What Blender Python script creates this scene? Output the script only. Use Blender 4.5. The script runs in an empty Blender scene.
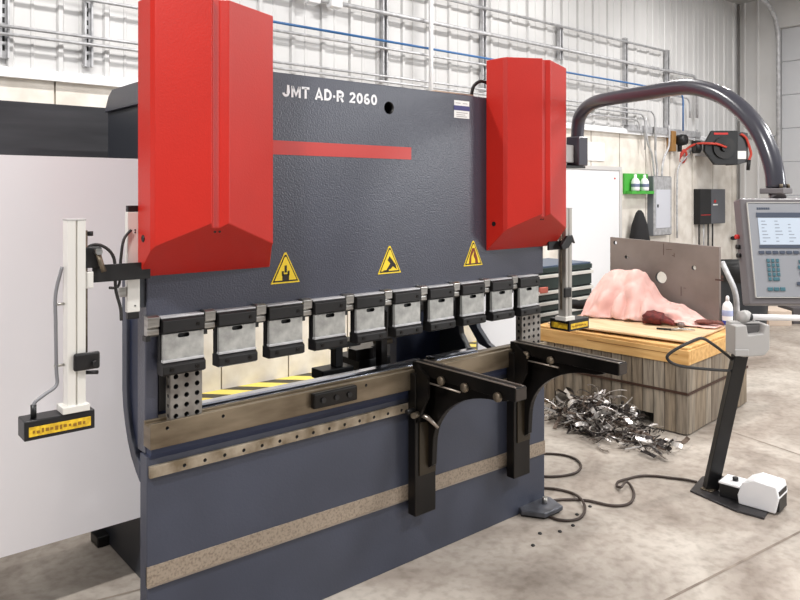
import bpy, bmesh, math, random
from mathutils import Vector, Matrix
random.seed(7)
C = bpy.context.scene.collection
# ------------------------------------------------------------------ camera numbers
CX, CY, CH = -.876, -2.296, 1.55
RX, RY = .7646, -.6445
FX, FY = .6445, .7646
FOC, HOR = 725.0, 192.0
def ray(u, v):
    a = (u-400)/FOC
    return Vector((RX*a+FX, RY*a+FY, -(v-HOR)/FOC))
CAM = Vector((CX, CY, CH))
def PY(u, v, y): d = ray(u, v); return CAM+d*((y-CY)/d.y)
def PX(u, v, x): d = ray(u, v); return CAM+d*((x-CX)/d.x)
def PZ(u, v, z): d = ray(u, v); return CAM+d*((z-CH)/d.z)
def PD(u, v, D): return CAM+ray(u, v)*D
WY = 2.96            # back wall plane
RWX = 10.42          # right wall plane
# ------------------------------------------------------------------ materials
MATS = {}
def nodes(name):
    m = bpy.data.materials.new(name); m.use_nodes = True
    nt = m.node_tree; return m, nt, nt.nodes['Principled BSDF']
def s2l(c):
    return tuple(((x/255)/12.92 if x/255 <= .04045 else ((x/255+.055)/1.055)**2.4) for x in c)
def mat(name, rgb, rough=.5, metal=0, var=.0, scale=8, bump=0, bscale=60, rgb2=None, stretch=None, coat=0, detail=4, spec=.5, lo=.35, hi=.65):
    if name in MATS: return MATS[name]
    m, nt, b = nodes(name)
    c = s2l(rgb)
    b.inputs['Roughness'].default_value = rough
    b.inputs['Metallic'].default_value = metal
    b.inputs['Specular IOR Level'].default_value = spec
    if coat: b.inputs['Coat Weight'].default_value = coat; b.inputs['Coat Roughness'].default_value = .15
    tc = nt.nodes.new('ShaderNodeTexCoord')
    src = tc.outputs['Object']
    if stretch:
        mp = nt.nodes.new('ShaderNodeMapping'); mp.inputs['Scale'].default_value = stretch
        nt.links.new(src, mp.inputs['Vector']); src = mp.outputs['Vector']
    if rgb2 is None and var: rgb2 = tuple(max(0, x*(1-var)) for x in rgb)
    if rgb2 is not None:
        n = nt.nodes.new('ShaderNodeTexNoise'); n.inputs['Scale'].default_value = scale; n.inputs['Detail'].default_value = detail
        r = nt.nodes.new('ShaderNodeValToRGB')
        r.color_ramp.elements[0].position = lo; r.color_ramp.elements[1].position = hi
        r.color_ramp.elements[0].color = (*s2l(rgb2), 1); r.color_ramp.elements[1].color = (*c, 1)
        nt.links.new(src, n.inputs['Vector']); nt.links.new(n.outputs['Fac'], r.inputs['Fac'])
        nt.links.new(r.outputs['Color'], b.inputs['Base Color'])
    else:
        b.inputs['Base Color'].default_value = (*c, 1)
    if bump:
        n2 = nt.nodes.new('ShaderNodeTexNoise'); n2.inputs['Scale'].default_value = bscale; n2.inputs['Detail'].default_value = 2
        bp = nt.nodes.new('ShaderNodeBump'); bp.inputs['Strength'].default_value = bump; bp.inputs['Distance'].default_value = .002
        nt.links.new(tc.outputs['Object'], n2.inputs['Vector']); nt.links.new(n2.outputs['Fac'], bp.inputs['Height'])
        nt.links.new(bp.outputs['Normal'], b.inputs['Normal'])
    MATS[name] = m
    return m
GREY = mat('machine_grey', (66, 68, 80), .31, bump=.6, bscale=160, var=.05, scale=3)
BEDG = mat('bed_grey', (62, 66, 80), .45, bump=.2, bscale=120, var=.08, scale=4)
DKG = mat('dark_grey_paint', (50, 53, 60), .45, bump=.2, bscale=120)
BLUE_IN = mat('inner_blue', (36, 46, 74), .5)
RED = mat('red_paint', (188, 30, 15), .45, bump=.25, bscale=170, var=.04, scale=3)
REDS = mat('red_stripe', (184, 38, 26), .4)
STEEL = mat('steel', (190, 188, 184), .32, 1, rgb2=(150, 147, 142), scale=12, stretch=(1, 1, 5))
STEELD = mat('worn_steel', (128, 118, 104), .48, .8, rgb2=(92, 82, 68), scale=7, stretch=(.6, 1, 3), detail=8)
RUSTY = mat('rusty_bare_steel', (160, 146, 130), .6, .3, rgb2=(126, 112, 98), scale=110, detail=8, lo=.3, hi=.55)
POL = mat('polished_steel', (205, 210, 222), .16, 1, rgb2=(170, 176, 190), scale=6, stretch=(.4, 3, 3))
GALV = mat('galvanised_steel', (200, 200, 202), .5, .4, rgb2=(170, 170, 172), scale=18, detail=6)
PLATE = mat('clamp_plate', (186, 186, 182), .42, .4, rgb2=(134, 134, 132), scale=22, detail=8, lo=.3)
BLACK = mat('black_metal', (22, 21, 22), .45, .1, var=.3, scale=14)
BLKP = mat('black_plastic', (14, 14, 16), .45)
RUBBER = mat('rubber', (38, 36, 35), .6)
ARMB = mat('oily_black_steel', (30, 27, 25), .32, .5, rgb2=(14, 13, 12), scale=8, stretch=(1, 1, .3), detail=6)
EDGE = mat('bare_edge_steel', (165, 155, 145), .35, .8)
ALU = mat('aluminium', (226, 224, 218), .4, .35)
WPAN = mat('white_sheet', (246, 243, 246), .22, 0, var=.06, scale=.8, detail=1)
WHITE = mat('white_paint', (238, 238, 240), .4)
PAPER = mat('paper', (240, 240, 238), .8)
YEL = mat('warning_yellow', (238, 205, 40), .5)
GREYP = mat('grey_plastic', (172, 170, 168), .5)
TUBEG = mat('arm_grey', (64, 64, 73), .28, 0, coat=.4)
PANELG = mat('panel_grey', (150, 152, 158), .45)
BEZEL = mat('bezel_grey', (112, 108, 110), .4)
TEAL = mat('key_teal', (70, 110, 122), .5)
KEYD = mat('key_dark', (74, 82, 98), .5)
LID = mat('pale_wood', (222, 180, 118), .65, rgb2=(196, 148, 86), scale=5, stretch=(6, .6, 6), detail=6)
BOARD = mat('board_wood', (222, 194, 158), .7, rgb2=(204, 170, 130), scale=4, stretch=(4, .8, 1), detail=5)
PINK = mat('pink_cloth', (232, 192, 184), .9, rgb2=(222, 176, 168), scale=4, bump=.3, bscale=90)
MAROON = mat('maroon_leather', (112, 34, 30), .7, rgb2=(70, 18, 18), scale=30)
BROWN = mat('brown_leather', (122, 66, 54), .7, rgb2=(80, 40, 34), scale=30)
SHEET = mat('hot_rolled_plate', (142, 131, 126), .5, .2, rgb2=(122, 111, 106), scale=3, detail=8)
BANDM = mat('dark_steel_sheet', (70, 70, 74), .5, .2, rgb2=(50, 50, 54), scale=3, detail=8, stretch=(.5, 1, 4))
GREEN = mat('green_plastic', (70, 170, 60), .5)
TOOLG = mat('cabinet_green', (34, 50, 48), .35)
BLUEP = mat('blue_pipe', (52, 104, 160), .4)
ORANGE = mat('red_hose', (190, 60, 45), .5)
CARDB = mat('cardboard', (186, 160, 140), .8)
TXT = mat('white_lettering', (235, 235, 238), .5)
NAVY = mat('label_navy', (64, 66, 120), .5)
BLUEL = mat('label_blue', (40, 60, 150), .5)
YDIRT = mat('laser_label_yellow', (236, 196, 44), .5, rgb2=(190, 150, 30), scale=60)
SIGNK = mat('sign_black', (30, 22, 16), .6)
REDL = mat('red_plastic', (200, 40, 36), .5)
BINM = mat('bin_black', (44, 48, 54), .5)
def screen_mat():
    m, nt, b = nodes('screen'); b.inputs['Base Color'].default_value = (.35, .4, .46, 1)
    b.inputs['Emission Color'].default_value = (.72, .80, .92, 1); b.inputs['Emission Strength'].default_value = .38
    b.inputs['Roughness'].default_value = .25
    return m
SCREEN = screen_mat()
# ------------------------------------------------------------------ mesh builder
ORG = {}
class MB:
    def __init__(s): s.v = []; s.f = []; s.sm = []
    def add(s, vs, fs, smooth=False):
        k = len(s.v); s.v += [Vector(v) for v in vs]
        s.f += [[k+i for i in f] for f in fs]; s.sm += [smooth]*len(fs); return s
    def box(s, x0, x1, y0, y1, z0, z1, M=None):
        vs = [Vector((x, y, z)) for z in (z0, z1) for (x, y) in ((x0, y0), (x1, y0), (x1, y1), (x0, y1))]
        if M: vs = [M @ v for v in vs]
        return s.add(vs, [(3, 2, 1, 0), (4, 5, 6, 7), (0, 1, 5, 4), (1, 2, 6, 5), (2, 3, 7, 6), (3, 0, 4, 7)])
    def prism(s, poly, axis, a, b, M=None, smooth=False):
        # poly in the two other axes (order: X:(y,z) Y:(x,z) Z:(x,y))
        def p(q, t):
            return {'X': Vector((t, q[0], q[1])), 'Y': Vector((q[0], t, q[1])), 'Z': Vector((q[0], q[1], t))}[axis]
        n = len(poly); vs = [p(q, a) for q in poly]+[p(q, b) for q in poly]
        if M: vs = [M @ v for v in vs]
        k = len(s.v)
        s.add(vs, [tuple(range(n)), tuple(range(2*n-1, n-1, -1))])
        s.f += [[k+i, k+n+i, k+n+(i+1) % n, k+(i+1) % n] for i in range(n)]; s.sm += [smooth]*n
        return s
    def tube(s, pts, r, n=10, caps=True):
        pts = [Vector(p) for p in pts]; k = len(s.v); m = len(pts)
        rs = r if isinstance(r, (list, tuple)) else [r]*m
        up = None
        for i, p in enumerate(pts):
            t = ((pts[i+1]-p) if i < m-1 else (p-pts[i-1]))
            if 0 < i < m-1: t = (pts[i+1]-p).normalized()+(p-pts[i-1]).normalized()
            t.normalize()
            if up is None: up = Vector((0, 0, 1)) if abs(t.z) < .9 else Vector((1, 0, 0))
            a = t.cross(up)
            if a.length < 1e-4: a = t.orthogonal()
            a.normalize(); b = a.cross(t).normalized(); up = b
            for j in range(n):
                q = 2*math.pi*j/n; s.v.append(p+(a*math.cos(q)+b*math.sin(q))*rs[i])
        for i in range(m-1):
            for j in range(n):
                s.f.append([k+i*n+j, k+i*n+(j+1) % n, k+(i+1)*n+(j+1) % n, k+(i+1)*n+j]); s.sm.append(True)
        if caps:
            s.f.append([k+j for j in range(n)][::-1]); s.f.append([k+(m-1)*n+j for j in range(n)]); s.sm += [False, False]
        return s
    def cyl(s, a, b, r, n=20): return s.tube([a, b], r, n)
    def lathe(s, prof, c=(0, 0, 0), n=24, axis='Z'):
        k = len(s.v); c = Vector(c)
        for (r, h) in prof:
            for j in range(n):
                q = 2*math.pi*j/n
                d = Vector((r*math.cos(q), r*math.sin(q), h))
                if axis == 'Y': d = Vector((d.x, h, d.y))
                if axis == 'X': d = Vector((h, d.x, d.y))
                s.v.append(c+d)
        for i in range(len(prof)-1):
            for j in range(n):
                s.f.append([k+i*n+j, k+i*n+(j+1) % n, k+(i+1)*n+(j+1) % n, k+(i+1)*n+j]); s.sm.append(True)
        s.f.append([k+j for j in range(n)][::-1]); s.f.append([k+(len(prof)-1)*n+j for j in range(n)]); s.sm += [False, False]
        return s
    def build(s, name, m, parent=None, bevel=0, seg=2, label=None, fixn=True):
        lo = Vector([min(v[i] for v in s.v) for i in range(3)]); hi = Vector([max(v[i] for v in s.v) for i in range(3)])
        c = (lo+hi)/2
        me = bpy.data.meshes.new(name)
        me.from_pydata([v-c for v in s.v], [], s.f)
        me.polygons.foreach_set('use_smooth', s.sm)
        if fixn:
            bm = bmesh.new(); bm.from_mesh(me); bmesh.ops.recalc_face_normals(bm, faces=bm.faces); bm.to_mesh(me); bm.free()
        me.materials.append(m)
        o = bpy.data.objects.new(name, me); C.objects.link(o)
        po = ORG[parent.name] if parent else Vector((0, 0, 0))
        o.location = c-po; ORG[o.name] = c
        if parent: o.parent = parent
        if bevel:
            b = o.modifiers.new('bevel', 'BEVEL'); b.width = bevel; b.segments = seg; b.limit_method = 'ANGLE'; b.angle_limit = math.radians(35)
            b.harden_normals = False
        if label: o['label'] = label
        return o
def thing(name, label, cat, loc, group=None):
    o = bpy.data.objects.new(name, None); C.objects.link(o); o.location = loc
    o['label'] = label; o['category'] = cat
    if group: o['group'] = group
    ORG[o.name] = Vector(loc); return o
def tag(o, label, cat, group=None, kind=None):
    o['label'] = label; o['category'] = cat
    if group: o['group'] = group
    if kind: o['kind'] = kind
    return o
def struct(o, label, cat):
    return tag(o, label, cat, kind='structure')
def bx(name, m, parent, x0, x1, y0, y1, z0, z1, bevel=0, **k):
    return MB().box(x0, x1, y0, y1, z0, z1).build(name, m, parent, bevel, **k)
def circ(cx, cy, r, n=14, a0=0, a1=2*math.pi):
    return [(cx+r*math.cos(a0+(a1-a0)*i/n), cy+r*math.sin(a0+(a1-a0)*i/n)) for i in range(n)]
def rrect(x0, x1, y0, y1, r, n=4):
    o = []
    for (a, b, q) in ((x1-r, y0+r, -.5), (x1-r, y1-r, 0), (x0+r, y1-r, .5), (x0+r, y0+r, 1)):
        for i in range(n+1):
            t = math.pi*(q+.5*i/n); o.append((a+r*math.cos(t), b+r*math.sin(t)))
    return o
def smooth_path(pts, n=6):
    pts = [Vector(p) for p in pts]; out = []
    for i in range(len(pts)-1):
        p0 = pts[max(i-1, 0)]; p1 = pts[i]; p2 = pts[i+1]; p3 = pts[min(i+2, len(pts)-1)]
        for j in range(n):
            t = j/n
            out.append(.5*((2*p1)+(p2-p0)*t+(2*p0-5*p1+4*p2-p3)*t*t+(3*p1-p0-3*p2+p3)*t**3))
    out.append(pts[-1]); return out
# bumpy image of one mesh with holes: solid plate with circular/boolean holes
def cut(o, cutter_mb, cmat=None):
    cu = cutter_mb.build('cutter', cmat or BLACK)  # default black colours the hole walls in place of their inner shade
    cu.location = cu.location-(ORG[o.parent.name] if o.parent else Vector((0, 0, 0)))
    md = o.modifiers.new('b', 'BOOLEAN'); md.operation = 'DIFFERENCE'; md.object = cu; md.solver = 'EXACT'; md.material_mode = 'TRANSFER'
    par = o.parent; o.parent = None
    bpy.context.view_layer.update()
    dg = bpy.context.evaluated_depsgraph_get(); me = bpy.data.meshes.new_from_object(o.evaluated_get(dg))
    o.modifiers.clear(); o.data = me; o.parent = par
    bpy.data.objects.remove(cu)
    return o
def text(body, size, m, parent, loc, rot=(math.pi/2, 0, 0), name='lettering', offset=0, ext=.0008, sx=1, spc=1):
    cu = bpy.data.curves.new(name, 'FONT'); cu.body = body; cu.size = size; cu.extrude = ext; cu.offset = offset; cu.space_character = spc
    o = bpy.data.objects.new(name, cu); C.objects.link(o)
    bpy.context.view_layer.update()
    dg = bpy.context.evaluated_depsgraph_get(); me = bpy.data.meshes.new_from_object(o.evaluated_get(dg))
    bpy.data.objects.remove(o)
    o = bpy.data.objects.new(name, me); C.objects.link(o); me.materials.clear(); me.materials.append(m)
    o.scale = (sx, 1, 1); o.rotation_euler = rot
    po = ORG[parent.name] if parent else Vector((0, 0, 0))
    o.location = Vector(loc)-po; o.parent = parent; ORG[o.name] = Vector(loc)
    return o

# ================================================================== SETTING
def floor_mat():
    m, nt, b = nodes('concrete_floor'); N = nt.nodes.new; L = nt.links.new
    tc = N('ShaderNodeTexCoord')
    n1 = N('ShaderNodeTexNoise'); n1.inputs['Scale'].default_value = 1.3; n1.inputs['Detail'].default_value = 9; n1.inputs['Roughness'].default_value = .62; n1.inputs['Distortion'].default_value = .6
    n2 = N('ShaderNodeTexNoise'); n2.inputs['Scale'].default_value = 22; n2.inputs['Detail'].default_value = 8
    r1 = N('ShaderNodeValToRGB'); e = r1.color_ramp.elements
    e[0].position = .32; e[0].color = (*s2l((128, 116, 106)), 1); e[1].position = .66; e[1].color = (*s2l((192, 184, 174)), 1)
    x = e.new(.5); x.color = (*s2l((166, 156, 146)), 1)
    r2 = N('ShaderNodeValToRGB'); e2 = r2.color_ramp.elements
    e2[0].position = .33; e2[0].color = (.62, .60, .58, 1); e2[1].position = .55; e2[1].color = (1, 1, 1, 1)
    mx = N('ShaderNodeMix'); mx.data_type = 'RGBA'; mx.blend_type = 'MULTIPLY'; mx.inputs['Factor'].default_value = .55
    for n in (n1, n2): L(tc.outputs['Object'], n.inputs['Vector'])
    L(n1.outputs['Fac'], r1.inputs['Fac']); L(n2.outputs['Fac'], r2.inputs['Fac'])
    L(r1.outputs['Color'], mx.inputs['A']); L(r2.outputs['Color'], mx.inputs['B'])
    L(mx.outputs['Result'], b.inputs['Base Color'])
    b.inputs['Roughness'].default_value = .55; b.inputs['Specular IOR Level'].default_value = .35
    bp = N('ShaderNodeBump'); bp.inputs['Strength'].default_value = .25; bp.inputs['Distance'].default_value = .004
    L(n2.outputs['Fac'], bp.inputs['Height']); L(bp.outputs['Normal'], b.inputs['Normal'])
    return m
def plain_mat(name, rgb, rgb2, scale, bump=.2, rough=.7):
    return mat(name, rgb, rough, rgb2=rgb2, scale=scale, detail=10, bump=bump, bscale=40)
CREAM = plain_mat('cream_precast_wall', (236, 230, 221), (216, 208, 197), 6)
LINER = mat('white_liner_steel', (208, 207, 206), .35, 0, var=.04, scale=1.5)
CEILM = mat('ceiling_liner', (170, 170, 168), .5)
struct(bx('floor', floor_mat(), None, -6, 14, -8, 4, -.1, 0), 'grey beige stained concrete shop floor', 'floor')
# saw-cut joints in the slab
def joint(name, a, b, w, m):
    a = Vector(a); b = Vector(b); d = (b-a).normalized(); n = Vector((-d.y, d.x, 0))*w/2
    mb = MB().add([a-n, b-n, b+n, a+n], [(0, 1, 2, 3)]); o = mb.build(name, m); o.location.z += .0015
    return o
JM = mat('joint_fill', (120, 108, 98), .8, rgb2=(150, 138, 126), scale=9)
def ext(u0, v0, u1, v1, a, b):
    p = PZ(u0, v0, 0); q = PZ(u1, v1, 0); d = (q-p).normalized(); return p-d*a, q+d*b
a, b = ext(755, 555, 800, 532, 1.4, 5); struct(joint('trim_1', a, b, .012, JM), 'saw cut joint in the floor in front of the pedal stand', 'floor joint')
a, b = ext(735, 433, 800, 455, .4, 1.0); struct(joint('trim_2', a, b, .009, JM), 'thin saw cut joint in the floor right of the crate', 'floor joint')
a, b = ext(100, 600, 147, 588, 3, 1.2); struct(joint('trim_3', a, b, .012, JM), 'saw cut joint in the floor left of the press bed', 'floor joint')
# back wall: precast wainscot with seams, steel liner with ribs above
TRZ = 2.33
wl = MB().box(-6, RWX+.25, WY, WY+.25, 0, TRZ).build('wall_back', CREAM)
cm = MB()
x = -5.6
while x < RWX:
    cm.box(x-.006, x+.006, WY-.01, WY+.012, 0, TRZ); x += .61
cut(wl, cm, mat('seam_grey', (176, 166, 152), .8)); struct(wl, 'cream textured lower back wall with vertical panel seams', 'wall')
def ribbed(x0, x1, z0, z1, pitch=.305, d=.022):
    pts = [(x0, WY-.005)]; x = x0+.1
    while x < x1-.15:
        pts += [(x, WY-.005), (x+.012, WY-.005-d), (x+.04, WY-.005-d), (x+.052, WY-.005)]
        pts += [(x+.145, WY-.005), (x+.152, WY-.011), (x+.165, WY-.011), (x+.172, WY-.005)]
        x += pitch
    pts += [(x1, WY-.005), (x1, WY+.2), (x0, WY+.2)]
    return MB().prism(pts, 'Z', z0, z1)
CEZ = 4.47
struct(ribbed(-6, RWX, TRZ+.03, CEZ).build('wall_back_liner', LINER), 'white ribbed steel liner on the upper back wall', 'wall')
struct(MB().prism([(WY-.05, TRZ-.035), (WY+.01, TRZ-.035), (WY+.01, TRZ+.035), (WY-.02, TRZ+.035), (WY-.05, TRZ+.01)], 'X', -6, RWX).build('trim_4', WHITE), 'white ledge trim between liner and lower back wall', 'trim')
# right wall, ribbed, with the bay door beyond its track
YD = PX(778, 100, RWX).y
pts = [(RWX, WY)]; y = WY-.1
while y > YD+.15:
    pts += [(RWX-.0, y), (RWX-.02, y-.012), (RWX-.02, y-.03), (RWX, y-.042)]; y -= .2
pts += [(RWX, YD), (RWX+.2, YD), (RWX+.2, WY)]
struct(MB().prism(pts, 'Z', 0, CEZ).build('wall_right', LINER), 'white ribbed steel right wall beside the bay door', 'wall')
struct(bx('wall_right_front', LINER, None, RWX, RWX+.2, -8, -2.4, 0, CEZ), 'white right wall past the bay door', 'wall')
struct(bx('wall_right_header', LINER, None, RWX, RWX+.2, -2.4, YD, 4.0, CEZ), 'white wall strip above the bay door', 'wall')
dr = thing('door_2', 'white sectional overhead bay door at far right', 'door', (RWX+.14, 0, 0)); dr['kind'] = 'structure'
for i in range(8):
    bx('door_section', mat('bay_door', (196, 197, 200), .4), dr, RWX+.1, RWX+.15, -2.35, YD-.01, i*.5+.004, i*.5+.496, .006)
struct(MB().tube([(RWX-.06, YD-.03, 0), (RWX-.06, YD-.03, 3.75), (RWX-.08, YD-.03, 3.95), (RWX-.2, YD-.03, 4.15), (RWX-.45, YD-.03, 4.3), (RWX-1.1, YD-.03, 4.38), (RWX-3, YD-.03, 4.4)], .032, 8).build('trim_5', GALV), 'steel overhead door track curving under the ceiling', 'door track')
struct(bx('ceiling', CEILM, None, -6, RWX+.2, -2.6, WY+.2, CEZ, CEZ+.1), 'pale steel lined ceiling', 'ceiling')
struct(bx('trim_7', mat('corner_gap_grey', (120, 118, 116), .5), None, RWX-.03, RWX-.001, WY-.05, WY-.028, 0, CEZ-.01), 'thin dark strip drawn as the gap line where the back and right walls meet', 'trim')  # grey strip drawn as the dark gap line of the corner
t3 = struct(MB().tube([(RWX-.05, YD-.03, 3.0), (RWX+.09, YD-.03, 3.0)], .02).build('trim_6', GALV), 'track bracket', 'door track')
bpy.data.objects.remove(t3)
# hazard tape where floor meets the back wall
def hazard():
    m, nt, b = nodes('hazard_stripes'); N = nt.nodes.new; L = nt.links.new
    tc = N('ShaderNodeTexCoord'); w = N('ShaderNodeTexWave'); w.bands_direction = 'DIAGONAL'; w.inputs['Scale'].default_value = 1.9
    r = N('ShaderNodeValToRGB'); r.color_ramp.interpolation = 'CONSTANT'; r.color_ramp.elements[0].color = (*s2l((60, 56, 44)), 1)
    r.color_ramp.elements[1].position = .42; r.color_ramp.elements[1].color = (*s2l((246, 224, 110)), 1)
    L(tc.outputs['Object'], w.inputs['Vector']); L(w.outputs['Fac'], r.inputs['Fac']); L(r.outputs['Color'], b.inputs['Base Color']); b.inputs['Roughness'].default_value = .5
    return m
tag(bx('hazard_tape', hazard(), None, .3, 5.0, WY-.42, WY-.012, .0, .004), 'yellow and black hazard tape along the foot of the back wall', 'tape')

# ================================================================== PRESS BRAKE
PB = thing('press_brake', 'dark grey hydraulic press brake with red cylinder covers', 'press brake', (1, .4, 0))
# bed
BX0, BX1 = 0.0, 2.0
bed = MB().box(BX0, BX1, 0, .06, .0, .70).build('bed_plate', BEDG, PB, .003)
MB().prism([(BX0, .286), (BX1, .256), (BX1, .314), (BX0, .348)], 'Y', -.004, .01).build('machined_strip', RUSTY, PB)
MB().prism([(BX0, .282), (BX1, .252), (BX1, .256), (BX0, .286)], 'Y', -.008, .01).build('strip_edge', EDGE, PB)
rail = MB().box(BX0+.005, BX1-.01, -.014, .0, .634, .671).build('slotted_rail', mat('rail_steel', (176, 164, 146), .5, .6, rgb2=(120, 106, 86), scale=14, detail=8), PB, .001)
hm = MB()
for i in range(27): hm.tube([(.12+i*.072, -.03, .650), (.12+i*.072, -.008, .650)], .0065, 10)
cut(rail, hm)
bx('rail_backing', BLACK, PB, BX0+.05, BX1-.02, -.0075, -.004, .640, .662)
# ledge under the die beam
MB().prism([(0, .69), (-.012, .71), (-.012, .728), (.06, .728), (.06, .69)], 'X', BX0+.01, BX1-.01).build('bed_ledge', BLUE_IN, PB)
# die beam: channel shaped holder
bm_ = MB().prism([(-.03, .73), (.03, .73), (.03, .812), (.018, .812), (.018, .80), (-.018, .80), (-.018, .812), (-.03, .812)], 'X', BX0, BX1-.02).build('die_beam', mat('die_beam_steel', (140, 127, 108), .42, .75, rgb2=(100, 88, 72), scale=3.5, detail=8, stretch=(1, 1, 4)), PB, .002)
hm = MB()
for xx in (.055, .25, .26+.6): hm.tube([(xx, -.05, .79), (xx, -.02, .79)], .006, 10)
cut(bm_, hm)
# polished lower die with rounded nose
def dierail(x0, x1, m, nm):
    prof = [(.034, .795), (.034, .812), (.042, .818), (.055, .821), (.085, .822), (.10, .818), (.106, .81), (.106, .795)]
    return MB().prism(prof, 'X', x0, x1, smooth=False).build(nm, m, PB, .002)
dierail(.2, 1.235, POL, 'lower_die')
dierail(1.30, 1.56, POL, 'lower_die')
MB().prism([(.031, .76), (.115, .76), (.115, .794), (.031, .794)], 'X', .02, 1.97).build('die_table', STEELD, PB, .002)
sw = bx('clamp_block', ARMB, PB, .60, .80, -.055, -.03, .748, .806, .006)
for xx in (.64, .70, .76): MB().tube([(xx, -.055, .777), (xx, -.062, .777)], .01, 10).build('bolt', BLACK, sw)
# perforated end blocks
def perf(x0, x1, y0, y1, z0, z1, nx, nz):
    o = bx('perforated_block', mat('perforated_steel', (150, 146, 140), .5, .5, rgb2=(118, 112, 106), scale=20), PB, x0, x1, y0, y1, z0, z1, .002)
    h = MB()
    for i in range(nx):
        for j in range(nz):
            h.tube([(x0+(i+.5)*(x1-x0)/nx, y0-.02, z0+(j+.5)*(z1-z0)/nz), (x0+(i+.5)*(x1-x0)/nx, y0+.035, z0+(j+.5)*(z1-z0)/nz)], .0085, 10)
    for j in range(nz):
        h.tube([(x0-.02, (y0+y1)/2, z0+(j+.5)*(z1-z0)/nz), (x0+.02, (y0+y1)/2, z0+(j+.5)*(z1-z0)/nz)], .007, 10)
    return cut(o, h)
perf(.073, .183, -.012, .028, .801, .962, 3, 5)
perf(1.815, 1.955, -.012, .028, .801, .955, 4, 5)
# side frames (C shaped) inset behind the bed
def cframe(x0, x1):
    prof = [(.55, 0), (1.04, 0), (1.04, .9), (1.04, 1.2), (.98, 1.60), (.98, 1.90), (.93, 1.96), (.90, 1.985), (.06, 1.985), (.06, 1.32), (.30, 1.3)]
    prof += [(.30, 1.25), (.36, 1.12), (.38, .95), (.36, .82), (.30, .74), (.25, .70), (.25, .28), (.40, .28)]
    return MB().prism(prof, 'X', x0, x1).build('side_frame', DKG, PB, .003)
cframe(.20, .24); cframe(1.76, 1.80)
bx('levelling_foot', BLACK, PB, .15, .27, .96, 1.06, 0, .045, .006)
bx('levelling_foot', BLACK, PB, 1.74, 1.86, .96, 1.06, 0, .045, .006)
# curved throat guards at both ends
def throat(x0, x1, nm='throat_plate'):
    out = [(.228, 1.28), (.228, .874), (.219, .815), (.20, .757), (.175, .708), (.145, .665), (.10, .625), (.062, .60)]
    inn = [(.062, .66), (.10, .685), (.135, .725), (.16, .775), (.175, .83), (.182, .88), (.182, 1.28)]
    return MB().prism(out+inn, 'X', x0, x1).build(nm, BEDG, PB, .003)
throat(0, .05)
bx('inner_web', BLUE_IN, PB, .012, .05, .10, .182, .70, 1.28)
bx('guide_post', GREY, PB, .006, .05, .03, .10, .70, 1.28, .004)
bx('guide_post', BLACK, PB, .052, .075, .03, .09, .83, 1.12, .002)
bx('inner_panel', BLUE_IN, PB, .10, .199, .26, .34, .70, 1.1)
MB().prism([(.30, 1.1), (.30, .95), (.27, .86), (.2, .79), (.13, .76), (.18, .76), (.26, .78), (.33, .86), (.35, .95), (.35, 1.1)], 'X', 1.80, 1.83).build('throat_plate', BEDG, PB, .002)
# ram and housing front
MB().prism([(0, 1.145), (1.99, 1.145), (1.99, 1.30), (1.62, 1.30), (1.62, 1.985), (.20, 1.985), (.20, 1.30), (0, 1.30)], 'Y', 0, .05).build('housing_front', GREY, PB, .004)
MB().prism([(1.622, 0), (1.80, .06), (1.80, .10), (1.622, .05)], 'Z', 1.3005, 1.985).build('housing_front_bend', GREY, PB, .003)
fr = bpy.data.objects['housing_front']
cut(fr, MB().tube([(1.001, -.05, 1.894), (1.001, .12, 1.894)], .026, 28))
bx('housing_bulkhead', BLACK, PB, .30, 1.70, .30, .33, 1.35, 1.93)
MB().prism([(.04, 1.985), (.93, 1.96), (.96, 1.93), (.96, 1.90), (.06, 1.93)], 'X', .242, 1.758).build('housing_top', DKG, PB)
MB().prism([(.30, 1.90), (.98, 1.90), (.93, 1.965), (.88, 1.99), (.30, 1.99)], 'X', .185, .20).build('side_bend', GREY, PB, .002)
# ram extension ends behind covers
bx('ram_back', DKG, PB, .02, 1.98, .05, .14, 1.155, 1.30)
# stripe, lettering, sticker
bx('red_stripe', REDS, PB, .40, 1.12, -.0015, .001, 1.686, 1.737)
def arc(cx, cy, rx, ry, a0, a1, n=8): return [(cx+rx*math.cos(math.radians(a0+(a1-a0)*i/n)), cy+ry*math.sin(math.radians(a0+(a1-a0)*i/n))) for i in range(n+1)]
GLY = {'J': (.70, [[(.52, 1), (.52, .32)]+arc(.30, .32, .22, .22, 0, -180)]),
 'M': (.92, [[(.11, 0), (.11, .95)], [(.15, .92), (.46, .22), (.77, .92)], [(.81, .95), (.81, 0)]]),
 'T': (.74, [[(.0, .89), (.74, .89)], [(.37, .89), (.37, 0)]]),
 'A': (.84, [[(.10, 0), (.42, .95), (.74, 0)], [(.22, .26), (.62, .26)]]),
 'D': (.78, [[(.11, .11), (.11, .89), (.33, .89)]+arc(.33, .5, .34, .39, 90, -90)+[(.11, .11)]]),
 '.': (.30, [[(.05, .42), (.25, .42)]]),
 'R': (.80, [[(.11, 0), (.11, .89), (.43, .89)]+arc(.43, .67, .23, .22, 90, -90)+[(.15, .45)], [(.42, .45), (.66, 0)]]),
 '2': (.68, [arc(.34, .68, .23, .21, 170, -35)+[(.11, .11), (.62, .11)]]),
 '0': (.70, [arc(.35, .5, .235, .39, 0, 360, 16)]),
 '6': (.70, [arc(.35, .31, .225, .21, 0, 360, 14), arc(.38, .45, .26, .44, 180, 60, 8)]),
 ' ': (.34, [])}
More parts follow.
